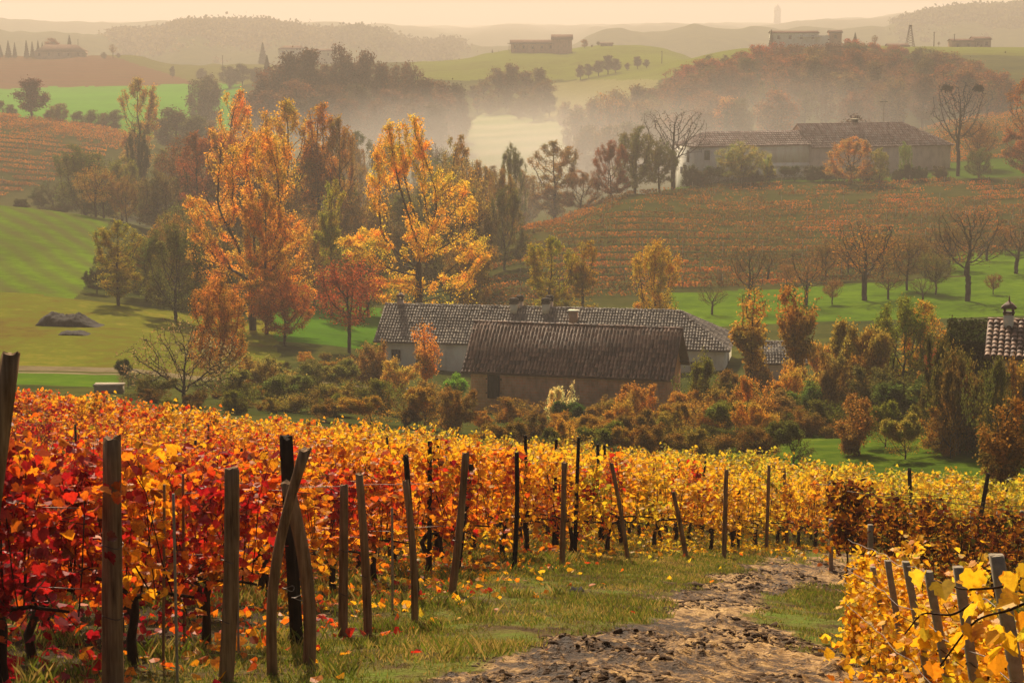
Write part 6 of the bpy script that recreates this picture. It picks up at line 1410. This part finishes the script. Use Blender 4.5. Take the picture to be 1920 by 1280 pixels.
def kg(a, D, md, pt, rng): return (rng.random(len(a)) > md*1.6) & ((a*D > end_line(D) + .2) | (rng.random(len(a)) < .45)) & (pt > rng.uniform(.22, .55, len(a)))
grass('verge_grass', 95000, 11, 36, -60, 1960, .055, 1, kg, 'short patchy green and straw grass on the verge and under the vines')
grass('far_verge_grass', 50000, 33, 64, 600, 1980, .09, 2, kg, 'green grass at the foot of the farther vines')
def kt(a, D, md, pt, rng): return (md < .2) & (fbm(a*D*1.6, D*1.6, 2, 44) > .74)
grass('tall_grass_tufts', 26000, 11, 34, 0, 1100, .15, 3, kt, 'taller tufts of arching grass round the feet of the posts')
# fallen leaves
rng = np.random.default_rng(8); n = 16000; D = np.sqrt(rng.random(n)*(46**2 - 100) + 100); a = rng.uniform(-.26, .26, n); X = a*D
kp = (X < end_line(D) + rng.exponential(.5, n)) | (X > 2.0 + .13*(D - 12) + (D > 20)*1.2); X, D, a = X[kp], D[kp], a[kp]
V, F, r = leaves_np(np.stack([X, D, ground(a, D) + .03], 1), .085, rng, _halfS, droop=0.0); tag(mesh_np('fallen_leaves', V, [F], VINEM, None, {'rnd': ('FACE', r)}), 'orange and red leaves fallen on the ground under the vines', 'leaves', None, 'stuff')
# clods of mud on the track
CLODM = bark_mat('mud_clod', [(.3, (.02,.009,.003)), (.55, (.07,.034,.012)), (.8, (.17,.09,.035))], 14, (1, 1, 1), .02)
ico = MB(); t_ = (1 + 5**.5)/2
IV = np.array([(-1,t_,0),(1,t_,0),(-1,-t_,0),(1,-t_,0),(0,-1,t_),(0,1,t_),(0,-1,-t_),(0,1,-t_),(t_,0,-1),(t_,0,1),(-t_,0,-1),(-t_,0,1)])/1.9
IF = np.array([(0,11,5),(0,5,1),(0,1,7),(0,7,10),(0,10,11),(1,5,9),(5,11,4),(11,10,2),(10,7,6),(7,1,8),(3,9,4),(3,4,2),(3,2,6),(3,6,8),(3,8,9),(4,9,5),(2,4,11),(6,2,10),(8,6,7),(9,8,1)])
rng = np.random.default_rng(10); n = 60000; D = np.sqrt(rng.random(n)*(38**2 - 81) + 81); a = rng.uniform(-.03, .2, n); X = a*D; md = mudmask(a, D); cl = fbm(X*2.0, D*1.3, 3, 55)
kp = (md > .25) & (cl > .53); X, D, a = X[kp], D[kp], a[kp]; n = len(X); s = rng.lognormal(-4.3, .55, n)[:, None, None]*np.array([1.2, 1.2, .8])
V = IV[None]*(1 + rng.normal(0, .22, (n, 12, 1)))*s; thz = rng.uniform(0, 6.28, n); c_, s_ = np.cos(thz)[:, None], np.sin(thz)[:, None]
V = np.stack([V[..., 0]*c_ - V[..., 1]*s_, V[..., 0]*s_ + V[..., 1]*c_, V[..., 2]], -1) + np.stack([X, D, ground(a, D) - s[:, 0, 2]*.5], 1)[:, None]
F = (np.arange(n)*12)[:, None, None] + IF[None]; tag(mesh_np('mud_clods', V.reshape(-1, 3), [F.reshape(-1, 3)], CLODM, smooth=True), 'dark clods of churned mud on the track', 'mud', None, 'stuff')
for (px, py, w_, lb) in ((1087, 1099, 46, 'dark earth mound on the verge below the slim upright posts'), (985, 1078, 40, 'dark earth mound at the foot of the tall slim dark post')):
    D = bd(px, py + 8); heap(px - w_/2, px + w_/2, D, py - 12, lb, 'earth_mound', EARTH, px, .28)['category'] = 'mound'
# ================================================================ HAZE
HZ = 0.00036
zlo = float(VV[:, 2].min()) - 1.0; zhi = max(40.0, float(VV[:, 2].max()) + 30.0)
mbh = MB(); x0, x1, y0, y1 = -9100.0, 9100.0, -60.0, 6100.0
mbh.box(((x0+x1)/2, (y0+y1)/2, (zlo+zhi)/2), (x1-x0, y1-y0, zhi-zlo))
hm, hnt, hout = new_mat('morning_haze')
pv = N(hnt, 'ShaderNodeVolumePrincipled'); pv.inputs['Color'].default_value = (1.0, .875, .76, 1)
pv.inputs['Density'].default_value = HZ; pv.inputs['Anisotropy'].default_value = 0.17
hnt.links.new(pv.outputs[0], hout.inputs['Volume'])
hz = mbh.build('haze', hm); tag(hz, kind='stuff')

# banks of mist lying in the valley and along the feet of the woods
def mist(px, D, z, rx, ry, rz, dens, label):
    mb = MB(); n, k = 24, 40; th = np.linspace(.02, math.pi - .02, n); ph = np.arange(k)/k*2*math.pi
    V = np.stack([np.outer(np.sin(th), np.cos(ph))*rx, np.outer(np.sin(th), np.sin(ph))*ry, np.outer(np.cos(th), np.ones(k))*rz], -1).reshape(-1, 3)
    j = np.arange(k); jn = (j+1) % k; Q = np.concatenate([np.stack([i*k+j, i*k+k+j, i*k+k+jn, i*k+jn], 1) for i in range(n-1)]); mb.add(V, [Q, np.arange(k)[None], np.arange((n-1)*k, n*k)[None, ::-1]])
    m_, nt_, o_ = new_mat('valley_mist'); v_ = N(nt_, 'ShaderNodeVolumePrincipled'); v_.inputs['Color'].default_value = (1.0, .90, .80, 1); v_.inputs['Anisotropy'].default_value = .15
    P_ = objc(nt_); q_ = N(nt_, 'ShaderNodeVectorMath', operation='LENGTH'); nt_.links.new(scalev(nt_, P_, (1/rx, 1/ry, 1/rz)), q_.inputs[0])
    f_ = math_(nt_, 'SUBTRACT', 1.0, math_(nt_, 'MULTIPLY', q_.outputs['Value'], q_.outputs['Value']), clamp=True)
    f_ = math_(nt_, 'MULTIPLY', math_(nt_, 'MULTIPLY', f_, f_), math_(nt_, 'MULTIPLY', ramp(nt_, noise(nt_, P_, .022, 2), [(.35, .35), (.65, 1.)]), dens*2.2))
    nt_.links.new(f_, v_.inputs['Density']); nt_.links.new(v_.outputs[0], o_.inputs['Volume'])
    o = mb.build('mist', m_, None, loc=((px-960)/FPX*D, D, z)); tag(o, label, 'mist', None, 'stuff')
mist(960, 520, -36, 85, 160, 26, .0042, 'bank of pale mist lying over the valley field behind the golden poplar')
mist(1400, 520, -26, 90, 70, 22, .0034, 'bank of mist along the foot of the big wood behind the hilltop farmhouse')
mist(690, 570, -34, 65, 60, 22, .0038, 'bank of mist along the foot of the dark wood left of the valley field')
mist(640, 370, -36, 62, 70, 15, .0030, 'thin mist between the trees behind the big orange tree and the golden poplar')
mist(1380, 408, -27, 48, 16, 9, .0040, 'wisp of mist along the front of the hilltop farmhouse')
S.cycles.volume_step_rate = 2.5; S.cycles.volume_max_steps = 64
